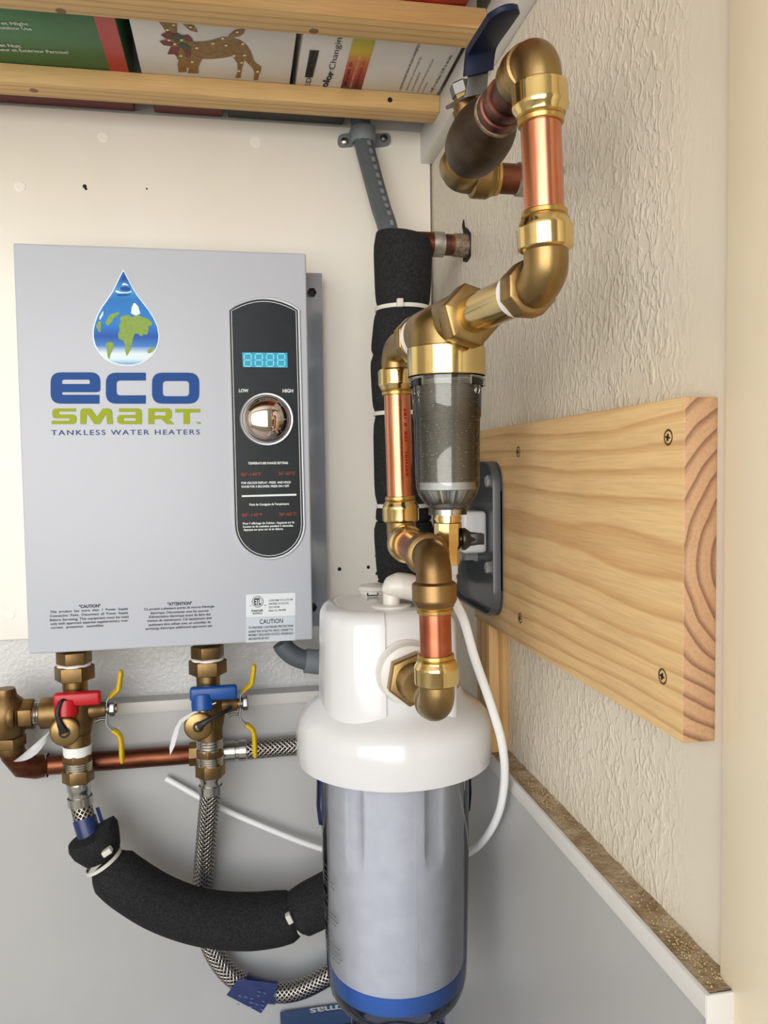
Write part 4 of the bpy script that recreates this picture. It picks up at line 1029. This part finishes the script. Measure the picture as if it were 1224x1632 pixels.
# ================================================================== insulated riser in the corner
RX, RY = .1775, .840
ri = empty('insulated_riser', (RX, RY, -.135), 'vertical copper riser wrapped in black foam with pale cable ties', 'pipe')
MB().tube(bend((RX, RY, .2390), (0, 0, -1), .33, (1, 0, 0), .022, .012, 8), PR, 28).build('copper_tube', 'copper_aged', ri)
MB().tube([(RX + .016, RY, .2390), (RX + .040, RY, .2390)], PR + .0014, 28).build('copper_fitting', 'copper_aged', ri)
MB().tube([(RX + .034, RY, .2390), (RX + .046, RY, .2390)], PR + .002, 28).build('solder', 'solder', ri)
MB().tube([(RX + .040, RY, .2390), (XW + .004, RY, .2390)], PR, 28).build('copper_tube', 'copper_stained', ri)
MB().lathe((XW - .012, RY, .2390), (1, 0, 0), [(-.004, PR), (-.003, PR + .0009), (.004, PR + .0012), (.012, PR + .0014)], 24, close=False).build('wall_collar', 'flux_stain', ri)
hl = [Vector((XW - .0006, RY + (p.x) * .0011, .2390 + p.y * .0011)) for p in rpoly([(-13, -14), (0, -16), (13, -12), (14, 6), (11, 15), (16, 24), (10, 30), (6, 20), (-4, 15), (-14, 8)], 3)]
MB().prism(hl, (.0004, 0, 0)).build('hole_edge', 'dark_hole', ri)
tz = [.2450, .1690, .0590, -.0385]          # top, ties
def seg(z0, z1, r0, r1, x0, x1, label=None, tilt=0.0, n=9):
    rows = []
    for i in range(n + 1):
        u = i / n; z = z0 + (z1 - z0) * u
        r = (r0 + (r1 - r0) * u) * (1 - .10 * (abs(2 * u - 1) ** 6))
        c = Vector((x0 + (x1 - x0) * u, RY, z))
        rows.append([c + Vector((math.cos(a) * r, math.sin(a) * r, tilt * math.cos(a) * (1 if i in (0,) else 0))) for a in [2 * math.pi * k / 36 for k in range(36)]])
    MB().rings(rows).build('foam_sleeve', 'foam', ri)
seg(.2450, .1695, .0318, .0290, .1795, .1785, tilt=-.004); seg(.1685, .1215, .0300, .0330, .1785, .1760); seg(.1210, .0595, .0330, .0300, .1755, .1750)
seg(.0585, -.0385, .0305, .0310, .1755, .1765); seg(-.0395, -.0560, .0290, .0305, .1765, .1765); seg(-.0565, -.1240, .0330, .0310, .1765, .1785)
for z, x in ((.1690, .1785), (.0590, .1752), (-.0390, .1765)):
    r = .0286
    ti = MB().rings([[Vector((x + math.cos(a) * q, RY + math.sin(a) * q, z + s)) for a in [2 * math.pi * k / 40 for k in range(40)]] for q, s in ((r, -.0022), (r + .0012, -.0020), (r + .0012, .0020), (r, .0022))], cap=False).build('cable_tie', 'tie_white', ri)
    if z > .1:
        MB().box((x - .0125, RY - r - .0040, z - .0030), (x - .0060, RY - r + .002, z + .0055)).build('tie_head', 'tie_white', ti, bevel=.0008)

# ================================================================== electrical conduit
cl = at(580, 213, 'y', .97)
cp_ = [Vector((.1565, .9760, .60)), Vector((.1570, .9760, .45)), Vector((cl.x - .001, .9755, cl.z)), at(592, 275, 'y', .964), at(607, 330, 'y', .948), at(621, 382, 'y', .932), Vector((.196, .924, .15)), Vector((.200, .924, .0)), Vector((.196, .930, -.12)), Vector((.178, .938, -.185)),
       at(545, 1056, 'y', .944), at(520, 1056, 'y', .944), at(492, 1053, 'y', .944), at(470, 1046, 'y', .944), at(455, 1034, 'y', .944), at(449, 1024, 'y', .944)]
cn = empty('conduit', cp_[9], 'dark grey electrical conduit sloping down from the shelf to the heater', 'conduit')
path = spline(cp_, 8)
MB().tube(path, .0117, 24).build('conduit_tube', 'conduit', cn)
a = at(486, 1053, 'y', .944); b = at(516, 1056, 'y', .944)
MB().tube([a, b], .0145, 28).build('coupling', 'conduit_grey', cn)
for k in range(11):                                            # pale printed marks along the tube
    p0 = cp_[2].lerp(cp_[5], .12 + .078 * k); p1 = cp_[2].lerp(cp_[5], .12 + .078 * k + .026)
    i0 = min(range(len(path)), key=lambda i: (path[i] - p0).length); q0 = path[i0]; q1 = path[min(i0 + 1, len(path) - 1)]
    d = (q1 - q0).normalized(); o = Vector((.30, -1, 0)).normalized(); o = (o - d * o.dot(d)).normalized(); s_ = d.cross(o)
    c_ = q0 + d * .001 * k * 0 + (p0 - q0).dot(d) * d
    MB().obox(c_ + o * .0116, d * .0030, s_ * .0022, o * .0004).build('print_mark', 'conduit_print', cn)
sp = empty('conduit_strap', (cl.x, .985, cl.z), 'grey two-hole plastic strap holding the conduit to the back panel', 'strap')
arc = [(math.cos(math.radians(a_)) * .0150, math.sin(math.radians(a_)) * .0150) for a_ in range(0, 181, 12)]
prof = [(.0150, .0145)] + [(x, -y) for x, y in arc] + [(-.0150, .0145)]
outer = [Vector((cl.x + x, .9755 + y, 0)) for x, y in prof]; inn = [Vector((cl.x + x * .80, .9755 + (y * .80 if y < 0 else y), 0)) for x, y in prof]
MB().rings([[p + Vector((0, 0, cl.z - .009)) for p in outer + inn[::-1]], [p + Vector((0, 0, cl.z + .009)) for p in outer + inn[::-1]]]).build('saddle', 'conduit_grey', sp, bevel=.001)
for px, py in ((549, 227), (611, 222)):
    p = at(px, py, 'y', .9895)
    sgn = -1 if px < 580 else 1
    L = [Vector((q.x, .9862, q.y)) for q in rpoly([(cl.x + sgn * .0135, cl.z + .007, 0), (p.x + sgn * .0085, p.z + .0075, .008), (p.x + sgn * .0085, p.z - .0075, .008), (cl.x + sgn * .0135, cl.z - .009, 0)], n=6)]
    MB().prism(L, (0, .0037, 0)).build('ear', 'conduit_grey', sp)
    MB().lathe((p.x, .9863, p.z), (0, -1, 0), [(0, .0048), (.0012, .0046), (.0026, .0030), (.003, .0001)], 16).build('screw', 'steel' if px < 580 else 'steel_dark', sp)

# ================================================================== service valves under the heater
YV = .925
def pz(x, y, Y=YV): return at(x, y, 'y', Y)
def hexn(o, d, z0, z1, r, m, parent, name, rot=0.0, n=6):
    return MB().lathe(o, d, [(z0, r * .86), (z0 + .001, r), (z1 - .001, r), (z1, r * .86)], n, rot=rot).build(name, m, parent, bevel=.0003)
def thread(o, d, z0, z1, r, m, parent, name='thread', turns=4):
    pr_ = []
    for i in range(turns * 2 + 1): pr_.append((z0 + (z1 - z0) * i / (turns * 2), r - (.0009 if i % 2 else 0)))
    return MB().lathe(o, d, pr_, 28).build(name, m, parent)
def service_valve(dx, lever, label, tape, port):
    """dx: pixel shift from the left valve; the shape follows the left valve's pixels"""
    Z = (0, 0, 1)
    dyy = -dx * .0415
    P = lambda x, y: pz(x + dx, y + dyy)
    base = P(124, 1160); X = P(120, 1100).x; c = lambda y: Vector((X, YV, P(120, y).z)); zr = lambda y0, y1: (0, P(120, y1).z - P(120, y0).z)
    o = empty('service_valve', (X, YV, P(120, 1245).z), label, 'valve', 'service valves under the heater')
    dn = (0, 0, -1); s = .00074
    hexn(c(1036), dn, 0, c(1036).z - c(1057).z, 25 * s * 1.02, 'brass_dull', o, 'adapter_nut', .3)
    MB().lathe(c(1056), dn, [(0, .0165), (.001, .0182), (.0028, .0182), (.0036, .0165)], 32).build('washer', 'tape_white', o)
    hexn(c(1059), dn, 0, c(1059).z - c(1083).z, 29 * s, 'brass_dull', o, 'union_nut', .52)
    MB().lathe(c(1082), dn, [(0, 18.5 * s), (c(1082).z - c(1100).z, 18 * s)], 32).build('neck', 'brass_cast', o)
    bo = MB().lathe(c(1098), dn, [(0, .0125), (.006, .0150), (.014, .0178), (.026, .0184), (.038, .0180), (.046, .0165), (.050, .0156), (.0505, .0150), (.0640, .0148), (.0650, .0135)], 36)
    bo.build('body', 'brass_dull', o)
    # T handle
    lp = [P(93, 1098), P(163, 1096)]
    zc = (P(120, 1096).z + P(120, 1115).z) / 2 ; hz_ = (P(120, 1093).z - P(120, 1114.5).z) / 2
    x0 = P(92, 1100).x; x1 = P(166, 1100).x
    hd = MB().box((x0, YV - .0265, zc - hz_), (x1, YV - .0150, zc + hz_)).build('handle', lever, o, bevel=.0032, seg=3)
    hub = P(112, 1122); MB().lathe((hub.x, YV - .0195, zc - hz_ - .0005), (0, -.25, -1), [(-.006, .0120), (.0045, .0125), (.0105, .0118), (.0115, .010)], 28).build('handle_hub', lever, hd)
    MB().lathe((hub.x, YV - .0175, zc - hz_ - .009), (0, -.1, -1), [(0, .0092), (.008, .0092)], 20).build('stem', 'brass_ring', o)
    # drain port with cap and tether
    cc_ = P(103 if tape else 104.5, 1167); cc_ = Vector((cc_.x, YV - .030, at(103 + dx, 1167 + dyy, 'y', YV - .030).z)); cc_.x = at((103 if tape else 104.5) + dx, 1167, 'y', YV - .030).x
    MB().lathe((cc_.x, YV - .026, cc_.z), (.12, 1, .1), [(0, .0120), (.022, .0130)], 28).build('drain_port', 'brass_dull', o)
    cap = MB().lathe((cc_.x, YV - .030, cc_.z), (0, 1, 0), [(-.0008, .0001), (-.0008, .0135), (.0002, .0150), (.0010, .0158), (.0052, .0160), (.006, .0150)], 36).build('drain_cap', 'brass_cast', o, label='round brass drain cap')
    MB().lathe((cc_.x, YV - .0302, cc_.z), (0, -1, 0), [(0, .0034), (.0022, .0034), (.0026, .0028)], 20).build('rivet', 'brass_ring', cap)
    w0 = Vector((cc_.x, YV - .0315, cc_.z))
    if tape:
        tp = [w0, w0 + Vector((-.004, -.003, .012)), w0 + Vector((-.006, -.003, .024)), w0 + Vector((-.002, .002, .034)), w0 + Vector((.004, .008, .032)), w0 + Vector((.007, .012, .022))]
    else:
        tp = [w0, w0 + Vector((.008, -.003, .006)), w0 + Vector((.020, .0, .011)), w0 + Vector((.030, .006, .014)), w0 + Vector((.036, .016, .015))]
    pth = spline(tp, 5)
    MB().tube(pth, [.0052 - .0030 * min(1, i / 7) for i in range(len(pth))], 12, flat=.5).build('tether', 'rubber_black', cap)
    MB().lathe(w0 + Vector((0, .0006, 0)), (0, -1, 0), [(0, .0060), (.0012, .0060), (.0014, .0054), (.0014, .0034)], 24).build('tether_eye', 'rubber_black', cap)
    # side stem, nut and two-armed yellow lever
    q = P(150, 1131); sx = (1, 0, 0)
    MB().lathe((X + .010, YV, q.z), sx, [(0, .0110), (.012, .0105), (.016, .0088), (.022, .0080), (.0225, .0058), (.0275, .0058), (.028, .0068), (.031, .0068), (.0312, .0050), (.034, .0050)], 24).build('side_port', 'brass_dull', o)
    q2 = P(176, 1131); hexn((q2.x - .001, YV, q.z), sx, 0, .0065, .0086, 'zinc', o, 'lever_nut', .2)
    MB().lathe((q2.x - .004, YV, q.z), sx, [(0, .0062), (.003, .0062)], 18).build('lever_washer', 'steel_dark', o)
    arms = [[(171, 1126), (171, 1117), (174, 1112), (180, 1106), (188, 1099), (190, 1092), (192, 1078), (193, 1068)], [(171, 1134), (170, 1147), (172, 1155), (180, 1163), (189, 1170), (193, 1180), (194, 1200), (194.5, 1216)]]
    l0 = None
    for i, A in enumerate(arms):
        pts = spline([P(*p) for p in A], 4); n_ = len(pts)
        cut = int(n_ * (.36 if i == 0 else .46))
        a1 = MB().tube(pts[:cut + 1], .0052, 14, flat=.26, up=(1, 0, 0)).build('lever_arm', 'zinc', o)
        MB().tube(pts[cut - 1:], [.0056] * (len(pts[cut - 1:]) - 2) + [.0050, .0030], 14, flat=.55, up=(1, 0, 0)).build('lever_grip', 'yellow_vinyl', a1)
    MB().tube([P(152, 1150), P(160, 1147), P(170, 1147)], .0016, 8).build('stop_pin', 'steel_dark', o)
    # lower union
    if tape:
        MB().lathe(c(1187), dn, [(0, .0150), (.0006, .0153), (c(1187).z - c(1202).z, .0150)], 32).build('thread_tape', 'tape_white', o)
    else:
        thread(c(1185), dn, 0, c(1185).z - c(1203).z, .0152, 'steel', o)
    hexn(c(1200), dn, 0, c(1200).z - c(1214).z, .0164, 'brass_dull', o, 'upper_nut', .1)
    thread(c(1212), dn, 0, c(1212).z - c(1226).z, .0158, 'steel', o, turns=4)
    hexn(c(1224), dn, 0, c(1224).z - c(1246).z, .0172, 'brass_dull', o, 'hose_nut', .35)
    return o, c

vl, cL = service_valve(0, 'red_lever', 'brass service valve with red handle, left of the pair under the heater', True, True)
vr, cR = service_valve(212, 'blue_lever', 'brass service valve with blue handle, right of the pair under the heater', False, False)
# tags
def paper(pts, label, th=.0004):
    L = [Vector(p) for p in pts]
    return MB().prism(L, (0, th, 0)).build('paper_tag', 'paper', label=label, cat='tag')
mt = MB()
A = [(22, 1213), (40, 1200), (62, 1180), (84, 1160)]; B = [(22, 1214), (52, 1216), (70, 1195), (82, 1163)]
rows = []
for i in range(9):
    u = i / 8
    def bz(P): 
        return (1 - u) ** 3 * Vector(P[0]) + 3 * u * (1 - u) ** 2 * Vector(P[1]) + 3 * u * u * (1 - u) * Vector(P[2]) + u ** 3 * Vector(P[3])
    a_ = bz(A); b_ = bz(B); y_ = .896 + .010 * u
    rows.append([at(a_.x, a_.y, 'y', y_ + .004), at(a_.x * .5 + b_.x * .5, a_.y * .5 + b_.y * .5, 'y', y_ - .002), at(b_.x, b_.y, 'y', y_), at(b_.x, b_.y, 'y', y_ + .0004), at(a_.x * .5 + b_.x * .5, a_.y * .5 + b_.y * .5, 'y', y_ - .0016), at(a_.x, a_.y, 'y', y_ + .0044)])
mt.rings(rows).build('paper_tag', 'paper', label='curled white paper tag hanging from the red-handled valve', cat='tag', group='paper tags on the service valves')
rows = []
for (x0, y0, x1, y1, Y) in ((345, 1119, 344, 1121, .899), (325, 1126, 322, 1131, .897), (305, 1136, 303, 1143, .895), (291, 1144, 290, 1152, .893), (286, 1148, 286, 1160, .898), (279, 1160, 283, 1172, .906), (274, 1175, 278, 1190, .912), (270, 1192, 271, 1204, .918)):
    rows.append([at(x0, y0, 'y', Y), at(x1, y1, 'y', Y), at(x1, y1, 'y', Y + .0005), at(x0, y0, 'y', Y + .0005)])
MB().rings(rows).build('paper_tag', 'paper', label='folded grey-white paper tag hanging from the blue-handled valve', cat='tag', group='paper tags on the service valves')

# relief tee and union at the left end of the red valve
tee = empty('pipe_tee', pz(10, 1165), 'heavy brass tee fitting cut off by the left edge beside the red valve', 'fitting')
zc = pz(60, 1137).z; XT = pz(10, 1137).x
hexn((pz(91, 1137).x, YV, zc), (-1, 0, 0), -.006, pz(91, 1137).x - pz(65, 1137).x, .0172, 'brass_dull', tee, 'union_sleeve', .2, n=24)
thread((pz(68, 1137).x, YV, zc), (-1, 0, 0), 0, .0105, .0132, 'steel', tee)
hexn((pz(56, 1137).x, YV, zc), (-1, 0, 0), 0, .0155, .0172, 'brass_aged', tee, 'union_nut', .5)
MB().lathe((pz(36, 1137).x, YV, zc), (-1, 0, 0), [(0, .0130), (.004, .0130), (.005, .0190), (.008, .0205), (.012, .0205), (.014, .0190), (.045, .0190)], 32).lathe((XT, YV, zc + .004), (0, 0, -1), [(-.026, .010), (-.018, .012), (-.012, .018), (0, .0195), (.022, .0195), (.026, .0170)], 32).build('body', 'brass_aged', tee)
hexn((XT + .001, YV + .004, zc - .022), (0, .1, -1), 0, .013, .0180, 'brass_dull', tee, 'lower_nut', .6)
MB().lathe((XT + .001, YV + .006, zc - .035), (0, .1, -1), [(0, .0150), (.004, .0152), (.008, .0140)], 28).build('lower_ring', 'brass_aged', tee)
# copper line along the back
YC = .9565; zcu = at(200, 1210, 'y', YC).z
cl_ = empty('copper_pipe', (-.12, YC, zcu - .011), 'dull horizontal copper pipe running behind both service valves', 'pipe')
xe = at(22, 1205, 'y', YC).x
MB().tube([(at(72, 1210, 'y', YC).x, YC, zcu), (at(305, 1200, 'y', YC).x, YC, zcu)], PR, 32).build('tube', 'copper_aged', cl_)
MB().tube([(XT + .001, YV + .009, zc - .040), (XT + .002, YV + .012, zc - .047), (XT + .010, YV + .018, zcu + .006), (XT + .022, YC - .006, zcu + .001), (XT + .032, YC, zcu), (at(76, 1210, 'y', YC).x, YC, zcu)], .0132, 24).build('elbow', 'copper_aged', cl_)
MB().tube([(at(70, 1210, 'y', YC).x, YC, zcu), (at(76, 1210, 'y', YC).x, YC, zcu)], .0136, 24).build('solder', 'solder', cl_)
MB().tube([(at(302, 1200, 'y', YC).x, YC, zcu), (at(352, 1200, 'y', YC).x, YC, zcu)], .0145, 8).build('adapter', 'brass_dull', cl_)
hs = empty('braided_hose', (.12, YC, zcu - .012), 'braided steel hose running right from the copper pipe to behind the filter', 'hose', 'braided steel hoses')
MB().lathe((at(350, 1200, 'y', YC).x, YC, zcu), (1, 0, 0), [(0, .0112), (.001, .0120), (.018, .0120), (.019, .0108), (.022, .0108), (.0225, .0124), (.031, .0124), (.032, .0112)], 28).build('ferrule', 'steel', hs)
x0 = at(392, 1198, 'y', YC).x
MB().tube([(x0, YC, zcu), (x0 + .05, YC, zcu + .0005), (x0 + .12, YC - .001, zcu), (.205, YC - .004, zcu - .004)], .0112, 24).build('hose', 'braid', hs)

# hot hose with its foam jacket
def ferr(parent, p, d):
    MB().lathe(p, d, [(0, .0128), (.002, .0132), (.010, .0128), (.0115, .0118), (.017, .0118), (.0175, .0136), (.027, .0136), (.028, .0122)], 28).build('ferrule', 'steel', parent)
hh = empty('braided_hose', cL(1380), 'short braided steel hose dropping from the red valve into black foam', 'hose', 'braided steel hoses')
h0 = cL(1245)
ferr(hh, h0, (.06, 0, -1))
hp = [h0 + Vector((.0015, 0, -.024)), at(131, 1290, 'y', .922), at(139, 1320, 'y', .916), at(152, 1350, 'y', .908), at(180, 1388, 'y', .902), at(230, 1428, 'y', .900), at(300, 1462, 'y', .900), at(370, 1474, 'y', .898), at(430, 1467, 'y', .895), at(475, 1453, 'y', .893), at(515, 1432, 'y', .89), at(552, 1414, 'y', .889)]
hpath = spline(hp, 6)
MB().tube(hpath[:21], .0115, 20).build('hose', 'braid', hh)
i0 = min(range(len(hpath)), key=lambda i: (hpath[i] - at(136, 1306, 'y', .918)).length); i1 = min(range(len(hpath)), key=lambda i: (hpath[i] - at(147, 1336, 'y', .912)).length)
lbh = MB().tube(hpath[i0:i1 + 2], .0126, 20).build('hose_label', 'label_navy', hh, label='navy wrap label')
q0, q1 = at(152, 1288, 'y', .918), at(160, 1312, 'y', .914)
MB().prism([q0, q0 + Vector((.0035, .002, 0)), q1 + Vector((.0035, .002, 0)), q1], (0, .0006, 0)).build('label_flap', 'label_navy', lbh)
fj = empty('foam_jacket', at(330, 1505, 'y', .90), 'black foam pipe jacket sagging left of the clear canister', 'insulation')
def foam_run(pts, rr, name='foam_sleeve'):
    pp = spline(pts, 6); n = len(pp); k = len(rr) - 1
    R = [rr[int(min(i / (n - 1) * k, k - 1e-6))] + (rr[min(int(min(i / (n - 1) * k, k - 1e-6)) + 1, k)] - rr[int(min(i / (n - 1) * k, k - 1e-6))]) * ((i / (n - 1) * k) % 1 if i < n - 1 else 1) for i in range(n)]
    return MB().tube(pp, R, 28).build(name, 'foam', fj)
F = lambda x, y, Y=.900: at(x, y, 'y', Y)
# the small ruffled end piece
ed = []
ax_ = (F(165, 1366) - F(150, 1333)).normalized(); _, uu, vv = basis(ax_)
uu = Vector((.9, 0, .38)); uu = (uu - ax_ * uu.dot(ax_)).normalized(); vv = ax_.cross(uu)
for t_, r_ in ((0, .0150), (.0005, .0265), (.007, .0285), (.016, .0268), (.024, .0225), (.0285, .0200)):
    ed.append([F(147, 1329, .906) + ax_ * t_ + uu * math.cos(a) * r_ * 1.02 + vv * math.sin(a) * r_ * .95 + ax_ * (-.0085 * max(0, math.cos(a)) ** 3 * (1 if t_ < .02 else .2)) for a in [2 * math.pi * k / 28 for k in range(28)]])
MB().rings(ed).build('foam_sleeve', 'foam', fj)
foam_run([F(168, 1374, .904), F(182, 1389, .902), F(205, 1408), F(250, 1436), F(300, 1456), F(350, 1466), F(400, 1468), F(440, 1464), F(462, 1460), F(476, 1456)], [.0185, .0275, .0285, .0290, .0292, .0300, .0305, .0298, .0280, .0210])
foam_run([F(468, 1462, .898), F(478, 1455, .897), F(495, 1445, .895), F(520, 1432, .893), F(550, 1416, .891), F(585, 1392, .89)], [.0200, .0270, .0282, .0285, .0285, .0280])
for (x, y, d, hx_, hy_) in ((165, 1372, (14, 20), 171, 1357), (470, 1461, (20, -11), 461, 1463)):
    c_ = F(x, y, .902 if x < 200 else .897); d3 = (F(x + d[0], y + d[1], .901) - F(x, y, .901)).normalized(); _, u_, v_ = basis(d3)
    r = .0200
    ti = MB().rings([[c_ + (u_ * math.cos(a) + v_ * math.sin(a)) * q + d3 * s for a in [2 * math.pi * k / 32 for k in range(32)]] for q, s in ((r, -.002), (r + .0014, -.0018), (r + .0014, .0018), (r, .002))], cap=False).build('cable_tie', 'tie_white', fj)
    hc = at(hx_, hy_, 'y', .874 if x > 200 else .880)
    MB().obox(hc, d3 * .0030, d3.cross(Vector((0, -1, 0))).normalized() * .0052, (0, .0048, 0)).build('tie_head', 'tie_white', ti, bevel=.001)

# cold hose
ch = empty('braided_hose', cR(1620), 'long braided steel hose from the blue valve looping under the foam', 'hose', 'braided steel hoses')
c0 = cR(1232) ; ferr(ch, cR(1236), (-.02, 0, -1))
kp2 = [cR(1236) + Vector((-.0005, 0, -.026)), at(332, 1300, 'y', .932), at(326, 1370, 'y', .945), at(323, 1420, 'y', .954), at(325, 1465, 'y', .956), at(338, 1512, 'y', .953), at(368, 1554, 'y', .948), at(410, 1576, 'y', .942), at(460, 1581, 'y', .936), at(510, 1562, 'y', .93), at(560, 1525, 'y', .925), at(600, 1470, 'y', .928), at(640, 1420, 'y', .935), at(680, 1360, 'y', .945)]
kpath = spline(kp2, 8)
MB().tube(kpath, .0117, 24).build('hose', 'braid', ch)
ia = min(range(len(kpath)), key=lambda i: (kpath[i] - at(385, 1566, 'y', .946)).length); ib = min(range(len(kpath)), key=lambda i: (kpath[i] - at(440, 1580, 'y', .938)).length)
lab = MB().tube(kpath[ia:ib + 1], .0128, 20).build('hose_label', 'label_navy', ch, label='navy wrap label with a hanging flap')
FL = [at(380, 1560, 'y', .931), at(443, 1568, 'y', .927), at(437, 1586, 'y', .924), at(416, 1615, 'y', .926), at(361, 1586, 'y', .930)]
MB().prism(FL, (0, .0007, 0)).build('label_flap', 'label_navy', lab)
t = MB()
for i in range(5):
    for k in range(5):
        if random.random() < .25: continue
        p = at(382 + k * 9.5 + i * -1.2, 1573 + i * 6.5 + k * 2.2, 'y', .9232)
        q = at(382 + k * 9.5 + i * -1.2 + random.uniform(3, 7), 1573 + i * 6.5 + k * 2.2 + 1.3, 'y', .9232)
        t.add([p, q, q + Vector((0, 0, -.0011)), p + Vector((0, 0, -.0011))], [[0, 1, 2, 3]])
t.build('fine_print', 'label_print', lab, kind='stuff')

# ================================================================== carton at the bottom edge
zt = at(490, 1606, 'y', .968).z; xb = at(446, 1612, 'y', .968).x
bc = MB().box((xb, .80, FLOOR + .0005), (xb + .30, .968, zt)).build('carton', 'carton_blue', bevel=.0012, label='blue holiday carton at the bottom edge below the clear canister', cat='carton')
a = at(494, 1613, 'z', zt + .0004); b = at(556, 1604, 'z', zt + .0004)
t = Print(); t.text('Christmas', (a.x + .046, (a.y + b.y) / 2, zt + .0004), (-1, 0, 0), (0, -1, 0), .092, .0125, .02, .95)
t.each('lettering', 'ink_white', bc)
Lp = [Vector((p.x, p.y, zt + .0003)) for p in circ(xb + .10, .905, .072, 36, .026)]
MB().add(Lp, [list(range(36))]).build('picture_print', 'carton_dark', bc)
